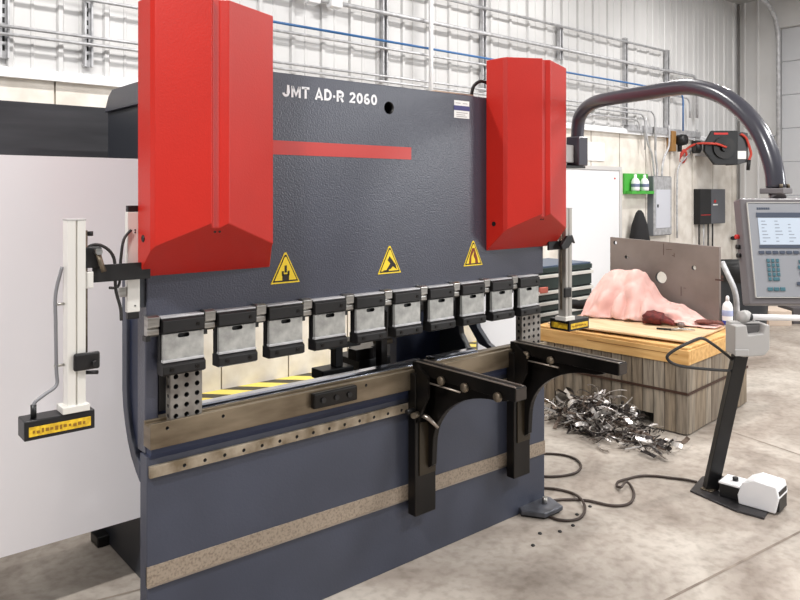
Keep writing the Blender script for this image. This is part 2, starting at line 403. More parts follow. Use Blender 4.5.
def letters(word, x, z, hgt, kx, m, parent, y=-.0012, w=.20):
    for ch in word:
        adv, strokes = GLY[ch]
        if strokes:
            mb = MB()
            for st_ in strokes:
                P = [Vector((p[0]*kx, p[1])) for p in st_]; closed = (P[0]-P[-1]).length < .02 and len(P) > 4
                ww = w/2; L2 = []; R2 = []
                for i, p in enumerate(P):
                    a = P[i-1] if i > 0 else (P[-2] if closed else None); b = P[i+1] if i < len(P)-1 else (P[1] if closed else None)
                    d0 = (p-a).normalized() if a is not None else None; d1 = (b-p).normalized() if b is not None else None
                    d0 = d0 if d0 is not None else d1; d1 = d1 if d1 is not None else d0
                    n0 = Vector((-d0.y, d0.x)); n1 = Vector((-d1.y, d1.x)); nn = (n0+n1)
                    nn = nn.normalized() if nn.length > .3 else n0
                    q = min(1/max(.35, nn.dot(n1)), 1.6)
                    L2.append(p+nn*ww*q); R2.append(p-nn*ww*q)
                vs = []
                for p in L2+R2: vs.append((x+p.x*hgt, y-.0008, z+p.y*hgt))
                n_ = len(P); mb.add(vs, [(i, i+1, n_+i+1, n_+i) for i in range(n_-1)])
                mb.add([(v[0], y+.0011, v[2]) for v in vs], [(i, n_+i, n_+i+1, i+1) for i in range(n_-1)])
            mb.build('letter', m, parent, fixn=False)
        x += (adv*kx+.10)*hgt
    return x
letters('JMT AD.R 2060', .499, 1.8985, .0435, 1.04, TXT, PB)
lb = bx('label', PAPER, PB, 1.372, 1.466, -.0015, 0, 1.879, 1.957)
bx('label_band', NAVY, lb, 1.370, 1.468, -.0025, -.001, 1.913, 1.934)
for k, (zz, x0, x1) in enumerate(((1.945, 1.38, 1.41), (1.945, 1.425, 1.455), (1.903, 1.385, 1.455), (1.894, 1.385, 1.44), (1.886, 1.385, 1.45))):
    bx('label_text', GREYP, lb, x0, x1, -.0022, -.0012, zz-.0015, zz+.0015)
# warning signs
def warn(cx, kind):
    def tri(s, z=0): return [(cx-.061*s, 1.263-.046*s), (cx+.061*s, 1.263-.046*s), (cx+.004*s, 1.263+.066*s), (cx-.004*s, 1.263+.066*s)]
    o = MB().prism(tri(1), 'Y', -.0015, .001).build('warning_sign', YEL, PB)
    b = MB().prism(tri(.88), 'Y', -.0022, 0).build('sign_border', SIGNK, o)
    y = MB().prism(tri(.76), 'Y', -.003, 0).build('sign_field', YEL, o)
    g = MB()
    if kind == 0:
        g.box(cx-.014, cx+.014, -.0037, -.002, 1.228, 1.250); g.box(cx-.005, cx+.005, -.0037, -.002, 1.256, 1.282); g.box(cx-.016, cx-.008, -.0037, -.002, 1.245, 1.262)
        g.box(cx+.008, cx+.016, -.0037, -.002, 1.245, 1.262)
    elif kind == 1:
        g.prism([(cx-.032, 1.226), (cx-.02, 1.23), (cx+.002, 1.258), (cx-.012, 1.272), (cx-.002, 1.288), (cx+.03, 1.252), (cx+.036, 1.232), (cx+.016, 1.246), (cx+.004, 1.236)], 'Y', -.0037, -.002)
        g.box(cx-.034, cx-.006, -.0037, -.002, 1.224, 1.232)
    else:
        g.prism([(cx-.03, 1.226), (cx-.016, 1.226), (cx-.014, 1.26), (cx+.004, 1.285), (cx+.0, 1.262), (cx+.012, 1.24), (cx+.01, 1.226), (cx+.03, 1.226), (cx+.024, 1.252), (cx+.006, 1.297), (cx-.01, 1.296), (cx-.026, 1.256)], 'Y', -.0037, -.002)
    g.build('sign_symbol', SIGNK if kind != 2 else mat('sign_rust', (120, 50, 20), .6), o)
    return o
warn(.511, 0); warn(1.003, 1); warn(1.492, 2)
# red cylinder covers
def cover(dx, wx=0):
    yb, zb, k, zt = 0.0, 1.28, .85, 2.155
    Cc, D, E = (.125, -.205), (.184, -.203), (.395+wx, -.112)
    a0 = (-.03, -.002); a1 = (.445+wx, -.002)
    # V notch: groove between left and right prows
    plan = [a0, (-.03, -.105), (-.022, -.124), Cc, (.135, -.188), (.160, -.186), D, (.385+wx, -.116), E, (.400+wx, -.095), a1]
    def low(p): return zb+k*(0-p[1])-.002
    n = len(plan)
    lowp = []
    for i, p in enumerate(plan):
        z = low(p)
        lowp.append(z)
    # the flange floor of the groove runs down to a point
    mb = MB()
    vs = [(p[0]+dx, p[1], zt) for p in plan]+[(p[0]+dx, p[1], z) for p, z in zip(plan, lowp)]
    fs = [tuple(range(n))]+[(i, i+n, i+1+n, i+1) for i in range(n-1)]
    # chamfer underside polygon
    fs.append(tuple(range(2*n-1, n-1, -1)))
    fs.append((n-1, 2*n-1, n, 0))
    mb.add(vs, fs)
    o = mb.build('cylinder_cover', RED, PB, .003, 3)
    for q in (.150, .166): MB().tube([(q+dx, -.168, 1.428), (q+dx, -.176, 1.424)], .004, 8).build('screw', BLACK, o)
    MB().tube([(-.033+dx, -.05, 1.405), (-.028+dx, -.05, 1.405)], .011, 10).build('screw', BLACK, o)
    return o
cover(0); cover(1.606, .026)
# punch clamps: ten along the ram
def make_clamp(x0):
    y1 = .02
    o = MB().prism([(-.045, 1.099), (-.045, 1.137), (-.035, 1.143), (y1, 1.143), (y1, 1.094), (-.028, 1.094)], 'X', x0, x0+.142).build('punch_clamp', BLACK, PB, .002)
    bx('clamp_top', GALV, o, x0-.002, x0+.144, -.034, y1, 1.1435, 1.149, .001)
    pl = bx('clamp_plate', PLATE, o, x0+.004, x0+.142, -.036, -.022, .998, 1.0935, .001)
    cut(pl, MB().prism(rrect(x0+.052, x0+.092, 1.078, 1.092, .0068), 'Y', -.06, -.010))
    bx('slot_backing', BLKP, o, x0+.04, x0+.10, -.0225, -.020, 1.07, 1.093)
    bx('clamp_web', BLACK, o, x0, x0+.142, -.02, .0, .975, 1.0935)
    MB().prism([(-.050, .966), (-.050, .994), (-.036, 1.002), (.004, 1.002), (.004, .960), (-.038, .960)], 'X', x0-.002, x0+.144).build('lower_jaw', BLACK, o, .003)
    bx('steel_lip', GALV, o, x0+.002, x0+.143, -.041, -.022, 1.0022, 1.010, .001)
    for xx in (.028, .114):
        MB().tube([(x0+xx, -.050, .980), (x0+xx, -.0535, .980)], .0065, 10).build('bolt', ARMB, o)
    MB().tube([(x0+.118, -.045, 1.118), (x0+.118, -.048, 1.118)], .006, 10).build('bolt', ARMB, o)
    sp = MB().prism([(-.034, 1.120), (-.034, 1.151), (-.026, 1.156), (-.001, 1.156), (-.001, 1.088), (-.022, 1.088), (-.030, 1.096), (-.030, 1.112), (-.022, 1.116)], 'X', x0-.045, x0-.006).build('spacer', STEEL, o, .002)
    bx('stop_pin', BLKP, o, x0-.05+.0, x0-.034, -.028, .0, 1.076, 1.092)
    return o
proto = make_clamp(.035)
kids = list(proto.children)
for i in range(1, 10):
    c = proto.copy(); C.objects.link(c); c.parent = PB; c.location = proto.location+Vector((.1925*i, 0, 0))
    for ch in kids:
        d = ch.copy(); C.objects.link(d); d.parent = c
for i in (4, 5, 6, 7, 8):
    xg = .030+.1925*(i+1)-.03+.004
    bx('punch_holder', ARMB, PB, xg-.012, xg+.018, .0, .03, .955, 1.10, .002)
# rear cross members seen through the throat
bx('rear_beam', BLUE_IN, PB, 1.46, 1.758, .50, .56, .62, .93, .004)
bx('rear_table', BLUE_IN, PB, .245, 1.755, .14, .30, .62, .70)
# back gauge
bg = bx('back_gauge_finger', BLACK, PB, .865, 1.03, .28, .37, .742, .785, .004)
bx('finger_post', BLACK, bg, .945, .985, .30, .34, .785, .872, .003)
bx('finger_head', BLACK, bg, .90, 1.06, .27, .36, .872, .897, .003)
g2 = bx('back_gauge_carriage', BLACK, PB, 1.06, 1.24, .28, .48, .742, .80, .004)
for k in range(4): bx('carriage_step', ARMB, g2, 1.04+k*.04, 1.14+k*.05, .28+k*.05, .34+k*.05, .80, .85-k*.008, .002)
MB().tube([(1.24, .40, .835), (1.34, .40, .835)], .014, 12).build('gauge_motor', STEELD, g2)
bx('gauge_post', ARMB, PB, 1.12, 1.155, .20, .24, .742, 1.02, .002)
# bed interior back wall and white guard sheets at both sides
g = bx('side_guard', WPAN, PB, -2.2, .198, .515, .525, .283, 1.679)
bx('side_guard', WHITE, PB, 2.06, 2.52, .515, .525, .30, .97)
# machine foot at right front
ft = MB().prism([(1.79, -.03), (1.85, -.125), (1.985, -.125), (2.02, -.02), (1.99, .05), (1.84, .05)], 'Z', .012, .034).build('levelling_foot', mat('foot_steel', (104, 106, 114), .4, .5, var=.3, scale=15), PB, .004)
MB().tube([(1.94, -.05, .03), (1.94, -.05, .062)], .014, 6).build('bolt', STEEL, ft)
MB().prism([(1.80, -.02), (1.86, -.11), (1.975, -.11), (2.01, -.01), (1.98, .045), (1.85, .045)], 'Z', 0, .012).build('foot_pad', BLACK, ft)
bx('top_block', CARDB, PB, 1.35, 1.60, .10, .30, 1.9855, 2.01, .003)
MB().tube(smooth_path([(1.60, .12, 1.985), (1.60, .10, 2.05), (1.64, .08, 2.075), (1.70, .07, 2.04), (1.72, .07, 1.95)]), .008, 8).build('hydraulic_hose', RUBBER, PB)

# laser guards
def laser(x0, left):
    s = 1 if left else -1
    y0, y1 = -.052, -.006
    z0 = .902
    col = MB()
    prof = [(x0-.002, y0), (x0+.021, y0), (x0+.021, y0+.008), (x0+.026, y0+.008), (x0+.026, y0), (x0+.049, y0), (x0+.049, y1), (x0-.002, y1)]
    col.prism(prof, 'Z', z0+.02, 1.466)
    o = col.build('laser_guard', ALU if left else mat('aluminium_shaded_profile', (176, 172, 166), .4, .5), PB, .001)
    bx('end_cap', GREYP, o, x0-.003, x0+.05, y0-.001, y1+.001, 1.466, 1.470)
    bx('foot_flange', ALU, o, x0-.018, x0+.058, y0-.012, y1+.008, z0+.002, z0+.022, .002)
    if left: b0, b1 = x0-.118, x0+.074
    else: b0, b1 = x0-.022, x0+.150
    if left: eb = bx('emitter_box', BLKP, o, b0, b1, -.056, .018, .846, .902, .003)
    else: eb = bx('emitter_box', BLKP, o, 2.148-.022, 2.148+.145, -.056, .066, .846, .902, .003); b0, b1 = 2.126, 2.293
    bx('warning_label', YDIRT, o, b0+.012, b1-.012, -.0575, -.0555, .857, .884)
    if not left: bx('warning_label', YDIRT, o, b0-.0012, b0+.001, -.045, .055, .857, .884)
    g = MB(); rr = random.Random(3)
    xx = b0+.022
    while xx < b1-.03:
        w = rr.uniform(.004, .010); g.box(xx, xx+w, -.0585, -.057, .864+rr.uniform(0, .004), .872+rr.uniform(0, .005)); xx += w+rr.uniform(.003, .006)
    g.build('label_print', mat('label_print_brown', (140, 100, 20), .6), o)
    xr = x0+.056 if left else x0-.012
    MB().tube([(xr, -.03, 1.02 if left else .96), (xr, -.03, 1.435)], .005, 8).build('adjusting_rod', STEELD, o)
    bx('rod_clamp', BLACK, o, min(xr, x0+.03)-.004, max(xr, x0+.03)+.018, -.034, -.026, 1.425, 1.431)
    MB().tube([(xr+.013, -.03, 1.418), (xr+.013, -.03, 1.432)], .008, 8).build('rod_nut', BLACK, o)
    zc = 1.05
    if left:
        bx('clamp_block', BLACK, o, x0+.012, x0+.087, -.066, -.053, zc-.026, zc+.026, .008)
        MB().tube([(x0+.07, -.066, zc-.008), (x0+.07, -.078, zc-.008)], .009, 10).build('knob', BLKP, o)
        MB().tube([(xr, -.03, 1.01), (xr+.035, -.03, 1.005)], .006, 8).build('lower_stud', BLACK, o)
        # bracket to the ram
        bx('bracket', BLACK, o, x0+.075, -.001, -.034, -.024, 1.277, 1.329, .001)
        bx('slide_block', ALU, o, x0+.052, x0+.074, -.045, -.01, 1.262, 1.312, .003)
        bx('slide_body', BLACK, o, x0+.05, x0+.1, -.04, -.012, 1.322, 1.385, .004)
        MB().tube([(x0+.085, -.05, 1.365), (x0+.10, -.055, 1.31)], .008, 8).build('lever', STEELD, o)
        MB().tube([(x0+.085, -.04, 1.37), (x0+.085, -.062, 1.372)], .010, 10).build('ball_knob', STEEL, o)
        MB().tube(smooth_path([(x0+.06, -.02, 1.35), (x0+.07, -.015, 1.385), (x0+.11, -.01, 1.385), (x0+.145, -.01, 1.345), (x0+.15, -.012, 1.25), (x0+.165, -.01, 1.19), (x0+.168, -.01, 1.15)]), .005, 8).build('cable', RUBBER, o)
        MB().tube(smooth_path([(x0+.2, -.005, 1.43), (x0+.175, -.01, 1.40), (x0+.165, -.01, 1.33), (x0+.16, -.01, 1.26), (x0+.13, -.012, 1.255)]), .0045, 8).build('cable', RUBBER, o)
        MB().tube(smooth_path([(x0-.008, -.02, 1.33), (x0-.026, -.02, 1.25), (x0-.026, -.02, 1.17), (x0-.024, -.02, 1.03), (x0-.025, -.025, .985), (x0-.06, -.03, .963), (x0-.085, -.03, .945), (x0-.088, -.03, .92)]), .0052, 8).build('conduit_hose', mat('hose_grey', (120, 120, 124), .5), o)
        MB().tube([(x0-.088, -.03, .902), (x0-.088, -.03, .94)], .008, 10).build('gland', BLKP, o)
        for zz in (1.04, 1.22): MB().tube([(x0-.03, -.02, zz), (x0-.002, -.02, zz)], .004, 8).build('hose_clip', STEEL, o)
    else:
        bx('clamp_block', BLACK, o, x0-.026, x0+.03, -.066, -.053, zc-.028, zc+.022, .006)
        bx('bracket', BLACK, o, 1.991, x0+.0, -.034, -.024, 1.262, 1.305, .001)
        MB().prism([(x0-.06, 1.285), (x0-.01, 1.33), (x0+.03, 1.335), (x0+.055, 1.29), (x0+.03, 1.30), (x0, 1.27), (x0-.05, 1.262)], 'Y', -.07, -.053).build('slide_body', BLACK, o, .004)
        MB().tube([(x0+.075, -.01, 1.16), (x0+.075, -.01, 1.42)], .006, 8).build('adjusting_rod', BLACK, o)
        bx('bracket', BLACK, o, x0+.0, x0+.082, -.02, -.006, 1.15, 1.165)
    return o
laser(-.252, True)
laser(2.105, False)
# linear scale at left
ls = bx('linear_scale', ALU, PB, -.062, -.022, .0, .022, 1.17, 1.487, .002)
bx('scale_cap', BLKP, ls, -.06, -.024, .001, .021, 1.487, 1.507, .002)
bx('scale_foot', BLACK, ls, -.060, -.024, .001, .021, 1.148, 1.17, .002)
for zz in (1.43, 1.422, 1.19): MB().tube([(-.038, -.002, zz), (-.038, .002, zz)], .0025, 8).build('screw', BLKP, ls)
bx('scale_bracket', STEEL, ls, -.085, -.062, .004, .018, 1.22, 1.25, .002)
bx('ram_gib', DKG, PB, -.018, -.002, .01, .045, 1.18, 1.30)

# sheet support arms
def support(x, ya=-.575, first=True):
    col = MB().box(x-.055, x+.060, -.062, -.016, .215, .80).build('sheet_support', ARMB, PB, .003)
    bx('column_cap', mat('oily_brown_steel', (52, 44, 32), .4, .4), col, x-.035, x+.055, -.068, -.0625, .38, .60, .001)
    bar = bx('support_bar', ARMB, col, x-.030, x+.030, ya, -.016, .795, .846, .002)
    bx('bar_edge', EDGE, col, x-.030, x-.024, ya, -.04, .846, .850)
    bx('bar_edge', EDGE, col, x+.010, x+.016, ya, -.04, .846, .850)
    bx('bar_end', mat('bar_end_steel', (64, 58, 54), .4, .6), col, x-.028, x+.028, ya-.004, ya, .80, .842)
    # gusset with quarter arc
    cy_, cz_, ry, rz = -.46, .50, .365, .265
    pts = [(-.063, .795), (-.50, .795), (-.50, .775)]
    for i in range(13):
        t = math.pi/2*(1-i/12); pts.append((cy_+ry*math.cos(t), cz_+rz*math.sin(t)))
    pts += [(-.09, .42), (-.063, .40)]
    MB().prism(pts, 'X', x+.012, x+.040).build('gusset', ARMB, col, .003)
    MB().prism([(-.063, .84), (-.063, .60), (-.13, .72), (-.13, .80)], 'X', x-.05, x-.035).build('side_web', ARMB, col)
    for yy in ((-.20, -.33, -.50) if first else (-.12, -.26)):
        MB().lathe([(.0, -.004), (.016, -.004), (.018, .0), (.018, .010), (.010, .014), (0, .014)], (x-.044, yy, .800), 16, 'X').build('roller_knob', STEELD, col)
    MB().tube([(x-.034, -.06, .775), (x-.034, -.30, .775)], .004, 8).build('slide_rod', EDGE, col)
    if first:
        MB().tube([(x-.045, -.07, .640), (x-.09, -.09, .645)], .012, 10).build('knob', STEELD, col)
        MB().tube([(x-.03, -.068, .636), (x-.015, -.10, .622), (x+.01, -.13, .585)], [.011, .010, .006], 10).build('clamp_lever', EDGE, col)
        MB().tube([(x-.1, -.06, .655), (x-.06, -.06, .655)], .011, 10).build('knob', BLACK, col)
    return col
support(1.144); support(1.755, -.60, False)

# pendant arm
A0 = Vector((2.241, -.019, 0)); A1 = Vector((1.776, -1.196, 0))
def arm_pt(u, v):
    d = ray(u, v); t = (A1-A0).normalized(); n = Vector((-t.y, t.x, 0))
    k = (A0-CAM).dot(n)/Vector((d.x, d.y, 0)).dot(n); return CAM+d*k
ap = [arm_pt(u, v) for u, v in ((577, 146), (577.5, 132), (579, 119), (585, 109), (596, 102), (615, 98), (645, 93), (672, 88.5), (690, 87), (710, 91), (728, 99), (745, 113), (759, 131), (768, 150), (774, 170), (776, 188))]
sa = MB().tube(smooth_path(ap, 4), .033, 20).build('swing_arm', TUBEG, PB)
e = ap[0]
MB().box(e.x-.04, e.x+.04, e.y-.04, e.y+.04, 1.685, 1.835).build('pivot_block', TUBEG, sa, .006)
MB().box(1.99, e.x-.04, e.y-.01, e.y+.06, 1.70, 1.79).build('pivot_bracket', GREYP, sa, .004)
bx('pivot_foot', BLACK, sa, 1.99, e.x+.03, e.y-.03, e.y+.03, 1.672, 1.684)
# frame behind the right cover that carries the arm
bx('arm_carrier', GREY, PB, 1.803, 1.985, .06, .14, 1.32, 1.95)

# ================================================================== CONTROL PENDANT
TL = PD(740, 198, 2.5); BL = PD(750, 305, 2.43)
U = Vector((RX, RY, 0)); Vd = (BL-TL); Vd -= U*Vd.dot(U); HH = Vd.length; Vd.normalize()
Ux = (BL-TL).dot(U)/HH
Vd = (BL-TL).normalized(); Nn = Vd.cross(U).normalized()     # towards / away
if Nn.dot(CAM-TL) < 0: Nn = -Nn
def pend(u0, u1, v0, v1, d0, d1, mb=None):
    mb = mb or MB(); vs = []
    for d in (d0, d1):
        for (u, v) in ((u0, v0), (u1, v0), (u1, v1), (u0, v1)): vs.append(TL+U*u+Vd*v+Nn*d)
    return mb.add(vs, [(3, 2, 1, 0), (4, 5, 6, 7), (0, 1, 5, 4), (1, 2, 6, 5), (2, 3, 7, 6), (3, 0, 4, 7)])
CP = thing('control_pendant', 'grey control panel with screen and keypad hanging from the curved arm', 'control panel', tuple(BL))
k = 2.47/725
Wp = .44
pend(0, Wp, 0, HH, -.055, 0).build('housing', BEZEL, CP, .006)
pend(.022, Wp-.022, .018, HH-.026, 0, .004).build('face_plate', PANELG, CP, .002)
pend(.020, Wp-.02, .016, .018, 0, .006).build('face_rim', ALU, CP)
pend(.020, .022, .016, HH-.024, 0, .006).build('face_rim', ALU, CP)
pend(.020, Wp-.02, HH-.026, HH-.024, 0, .006).build('face_rim', ALU, CP)
pend(.048, .40, .052, .068, .004, .006).build('screen_header', KEYD, CP)
pend(.052, .40, .070, .162, .004, .006).build('screen', SCREEN, CP)
pend(.048, .40, .164, .174, .004, .006).build('screen_footer', KEYD, CP)
for r in range(7):
    mb = MB()
    for c in range(4):
        w = random.uniform(.008, .026)
        if r == 0 and c > 1: continue
        pend(.062+c*.045, .062+c*.045+w, .080+r*.0115, .083+r*.0115, .006, .0066, mb)
    mb.build('screen_text', mat('screen_ink', (150, 158, 172), .6), CP)
mb = MB()
for c in range(6): pend(.052+c*.0075, .058+c*.0075, .034, .041, .004, .0048, mb)
mb.build('maker_mark', KEYD, CP)
for c in range(8): pend(.044+c*.0235, .062+c*.0235, .183, .194, .004, .0075).build('function_key', KEYD, CP, .001)
for r in range(5):
    for c in range(3):
        if r == 4 and c == 2: continue
        w = .022 if (r == 4 and c == 1) else .010
        pend(.068+c*.0155, .068+c*.0155+w, .210+r*.0155, .222+r*.0155, .004, .0075).build('number_key', TEAL, CP, .001)
for c in range(3): pend(.062+c*.021, .079+c*.021, .306, .318, .004, .0075).build('soft_key', TEAL, CP, .001)
for r in range(3): pend(.176+(r % 2)*-.004, .190, .214+r*.019, .226+r*.019, .004, .0075).build('arrow_key', TEAL, CP, .001)
for c in range(3): pend(.162+c*.022, .177+c*.022, .288, .300, .004, .0075).build('start_key', KEYD, CP, .001)
pend(.182, .2, .308, .318, .004, .0075).build('soft_key', TEAL, CP, .001)
for j, v in enumerate((.13, .165, .195)):
    p = TL+Vd*v+Nn*-.035
    MB().tube([p, p-U*.012], .008, 10).build('side_button', REDL if j == 0 else BLKP, CP)
q = TL+U*.135+Nn*-.037
q2 = ap[-1]
MB().box(q2.x-.04, q2.x+.04, q2.y-.04, q2.y+.04, q2.z-.02, q2.z-.001).build('arm_flange', BEZEL, CP, .003)
hc = TL+U*((q2-TL).dot(U))+Nn*-.028
MB().tube([(q2.x, q2.y, q2.z-.02), (hc.x, hc.y, TL.z-.004)], .026, 14).build('neck', BEZEL, CP)
for dx_, dy_ in ((.029, -.029), (-.029, -.029), (.029, .029)): MB().tube([(q2.x+dx_, q2.y+dy_, q2.z), (q2.x+dx_, q2.y+dy_, q2.z+.014)], .006, 10).build('bolt', STEELD, CP)

# ================================================================== FOOT SWITCH STAND
fs = thing('foot_switch_stand', 'black stand on a floor plate carrying a grey button box and white tube', 'stand', (2.83, -.50, 0))
pp = [PZ(u, v, 0) for u, v in ((690, 492), (702, 478), (716, 476), (781, 493), (764, 520), (735, 512))]
MB().prism([(p.x, p.y) for p in pp], 'Z', .0, .010).build('base_plate', mat('plate_dark', (66, 64, 66), .4, .4, var=.25, scale=10), fs, .002)
p0 = PZ(710.5, 488.5, .01); p1 = PD(740.5, 352, 3.66)
d = (p1-p0).normalized(); a_ = Vector((RX, RY, 0)); b_ = d.cross(a_).normalized()
vs = []
for p in (p0, p1):
    for (s, t) in ((-1, -1), (1, -1), (1, 1), (-1, 1)): vs.append(p+a_*s*.034+b_*t*.022)
MB().add(vs, [(3, 2, 1, 0), (4, 5, 6, 7), (0, 1, 5, 4), (1, 2, 6, 5), (2, 3, 7, 6), (3, 0, 4, 7)]).build('pole', BLKP, fs, .003)
MB().box(p0.x-.05, p0.x+.05, p0.y-.03, p0.y+.03, .010, .016).build('pole_foot', STEELD, fs, .001)
HD = PD(747, 338, 3.66)
Mh = Matrix.Translation(HD) @ Matrix.Rotation(math.atan2(RY, RX), 4, 'Z') @ Matrix.Scale(.9, 4)
def hb(name, m, x0, x1, y0, y1, z0, z1, bevel=.006): return MB().box(x0, x1, y0, y1, z0, z1, Mh).build(name, m, fs, bevel, 3)
# U-shaped button box with a notch
MB().prism([(-.095, -.085), (-.04, -.095), (.07, -.085), (.098, -.05), (.098, .085), (.075, .085), (.06, .035), (-.02, .025), (-.03, .082), (-.095, .078)], 'Y', -.06, .06, Mh).build('button_box', GREYP, fs, .006, 3)
hb('button_recess', mat('recess_grey', (90, 88, 88), .6), -.03, .065, -.01, .055, .02, .075, .002)
MB().prism([(-.094, .07), (-.02, .078), (.08, .080), (.075, .088), (-.09, .09)], 'Y', .0, .06, Mh).build('box_hood', GREYP, fs, .003)
hb('lower_lip', GREYP, -.098, -.02, -.068, -.058, -.088, -.05)
MB().lathe([(0, -.03), (.028, -.03), (.03, -.02), (.03, .02), (.028, .03), (0, .03)], Mh @ Vector((-.008, .02, .118)), 18, 'X').build('tube_socket', GREYP, fs)
t0 = Mh @ Vector((.02, .02, .114)); t1 = Mh @ Vector((.62, .05, .098))
MB().tube([t0, t1], .0155, 14).build('white_tube', WHITE, fs)
MB().tube([t0-(t1-t0).normalized()*.02, t0+(t1-t0).normalized()*.012], .019, 14).build('tube_collar', BLKP, fs)
lp = [PD(u, v, D) for u, v, D in ((737, 364, 3.68), (727, 355, 3.66), (714, 345, 3.6), (703, 338.5, 3.55), (695, 340, 3.53), (680, 347, 3.5), (669, 354, 3.5), (667.5, 359, 3.5), (674, 364, 3.52), (686, 367, 3.55), (710, 369.5, 3.6), (735, 371, 3.68))]
MB().tube(smooth_path(lp, 4), .0075, 8).build('guard_hoop', RUBBER, fs)
# foot switch
fw = thing('foot_switch', 'white hooded foot pedal with black side on the stand plate', 'foot switch', tuple(PZ(752, 500, .01)))
cF = PZ(754, 505, .012)
Mf = Matrix.Translation(cF) @ Matrix.Rotation(math.radians(-62), 4, 'Z')
# local x: along plate from pole outwards ; y across
ax = (PZ(775, 505, 0)-PZ(728, 492, 0)); ang = math.atan2(ax.y, ax.x)
Mf = Matrix.Translation(PZ(754, 502, .0105)) @ Matrix.Rotation(ang, 4, 'Z') @ Matrix.Scale(1.08, 4)
MB().prism([(-.045, 0), (.11, 0), (.125, .07), (.115, .118), (.02, .125), (-.03, .10), (-.05, .04)], 'Y', -.07, .065, Mf).build('hood', WHITE, fw, .006, 3)
MB().box(-.14, -.05, -.045, .065, 0, .062, Mf).build('switch_body', BLKP, fw, .004)
MB().box(-.142, -.048, -.05, .07, .062, .072, Mf).build('body_lid', WHITE, fw, .003)
MB().tube([Mf @ Vector((-.085, .01, .072)), Mf @ Vector((-.085, .01, .088))], .014, 14).build('cable_gland', BLKP, fw)
MB().box(.112, .124, -.055, .05, .006, .095, Mf).build('pedal_opening', BLKP, fw)  # black slab standing for the shade inside the hood opening
# cables on the floor
def cable(name, pts, r, label, m=mat('cable_brown', (62, 50, 44), .6), z=.008):
    o = MB().tube(smooth_path([PZ(p[0], p[1], z if len(p) < 3 else p[2]) for p in pts], 8), r, 8).build(name, m)
    return tag(o, label, 'cable')
cable('power_cable', [(697, 482), (685, 479.5), (672, 478), (655, 476), (640, 476), (627, 479), (618, 482), (617, 486), (621, 487, .025), (626, 482, .025), (631, 486), (634, 494), (631, 502), (622, 505.5), (608, 505), (590, 501), (575, 499.5), (557, 500), (547, 502)], .0068, 'long brown cable running from the foot switch plate in a knot to the press')
cable('power_cable', [(543, 488), (556, 489), (572, 493), (581, 499, .02), (585, 508), (581, 517), (570, 520.5), (556, 519), (546, 514.5)], .0068, 'brown cable looped on the floor beside the front machine foot')
cable('power_cable', [(541, 453.5), (556, 454), (568, 456), (577, 460), (581, 466), (577, 472), (565, 475.5), (550, 476.5), (541, 476)], .0068, 'brown cable loop on the floor nearest the scrap pile')
for i, (u, v) in enumerate(((590, 507), (560, 532), (573, 526), (540, 534), (577, 515), (533, 546))):
    p = PZ(u, v, 0)
    tag(MB().lathe([(0, 0), (.008, 0), (.010, .004), (.005, .008), (0, .008)], p, 7).build('metal_chip', RUBBER), 'tiny dark metal chip lying on the floor by the machine foot', 'chip', 'chips on the floor')

# ================================================================== CRATE
cr = thing('wooden_crate', 'large weathered grey plank crate with a pale wooden rim', 'crate', (3.475, .04, 0))
cr.rotation_euler = (0, 0, math.radians(5))
KX0, KX1, KY0, KY1 = 3.475, 4.50, .04, 1.17
def plankmat(i):
    t = random.choice(((150, 138, 122), (138, 126, 111), (156, 144, 128), (130, 117, 102), (143, 128, 109)))
    return mat('weathered_plank_%d' % (i % 8), t, .8, rgb2=tuple(x*.68 for x in t), scale=9, stretch=(6, 6, .5), detail=8, lo=.3, hi=.6)
n = 15; w = (KY1-KY0)/n
for i in range(n): bx('plank', plankmat(i), cr, KX0+random.uniform(-.004, .004), KX0+.02, KY0+i*w+.002, KY0+(i+1)*w-.002, .10 if 2 < i < 13 else .01, .452, .002)
n = 11; w = (KX1-KX0-.02)/n
for i in range(n): bx('plank', plankmat(i+3), cr, KX0+.02+i*w+.002, KX0+.02+(i+1)*w-.002, KY0+random.uniform(-.004, .004), KY0+.02, .01, .452, .002)
bx('inner_box', BLACK, cr, KX0+.022, KX1, KY0+.022, KY1, .10, .45)
bx('skid', mat('skid_wood', (150, 128, 96), .8, rgb2=(110, 92, 66), scale=9), cr, KX0+.005, KX0+.10, KY1-.1, KY1+.02, 0, .10, .004)
bx('skid', plankmat(1), cr, KX0+.03, KX1-.02, KY0+.03, KY0+.12, 0, .099, .004)
STR = mat('rusty_strap', (70, 48, 38), .6, .3)
bx('strap', STR, cr, KX0-.009, KX0-.0045, KY0, KY1, .262, .278)
bx('strap', STR, cr, KX0-.009, KX1, KY0-.009, KY0-.0045, .262, .278)
bx('rim', LID, cr, KX0-.012, KX0+.03, KY0-.012, KY1+.02, .453, .545, .003)
bx('rim', LID, cr, KX0+.031, KX1+.012, KY0-.012, KY0+.03, .453, .545, .003)
bx('lid', LID, cr, KX0+.0, KX1, KY0+.0, KY1+.01, .546, .560, .002)
bx('rim_shadow_gap', mat('gap_shade_brown', (120, 84, 44), .8), cr, KX0-.014, KX0-.011, .1, .75, .512, .515)  # thin brown strip painted as the shade of a gap in the rim
# board, gloves etc on the lid
Mb = Matrix.Translation((3.90, .66, .5765)) @ Matrix.Rotation(math.radians(.9), 4, 'Y') @ Matrix.Rotation(math.radians(9), 4, 'Z')
tag(MB().box(-.43, .35, -.52, .50, -.006, .006, Mb).build('plywood_board', BOARD, None, .002), 'thin tan board lying slightly askew on the crate lid', 'board')
sp = [PZ(575+i*14.5, 330, .56) for i in range(2)]
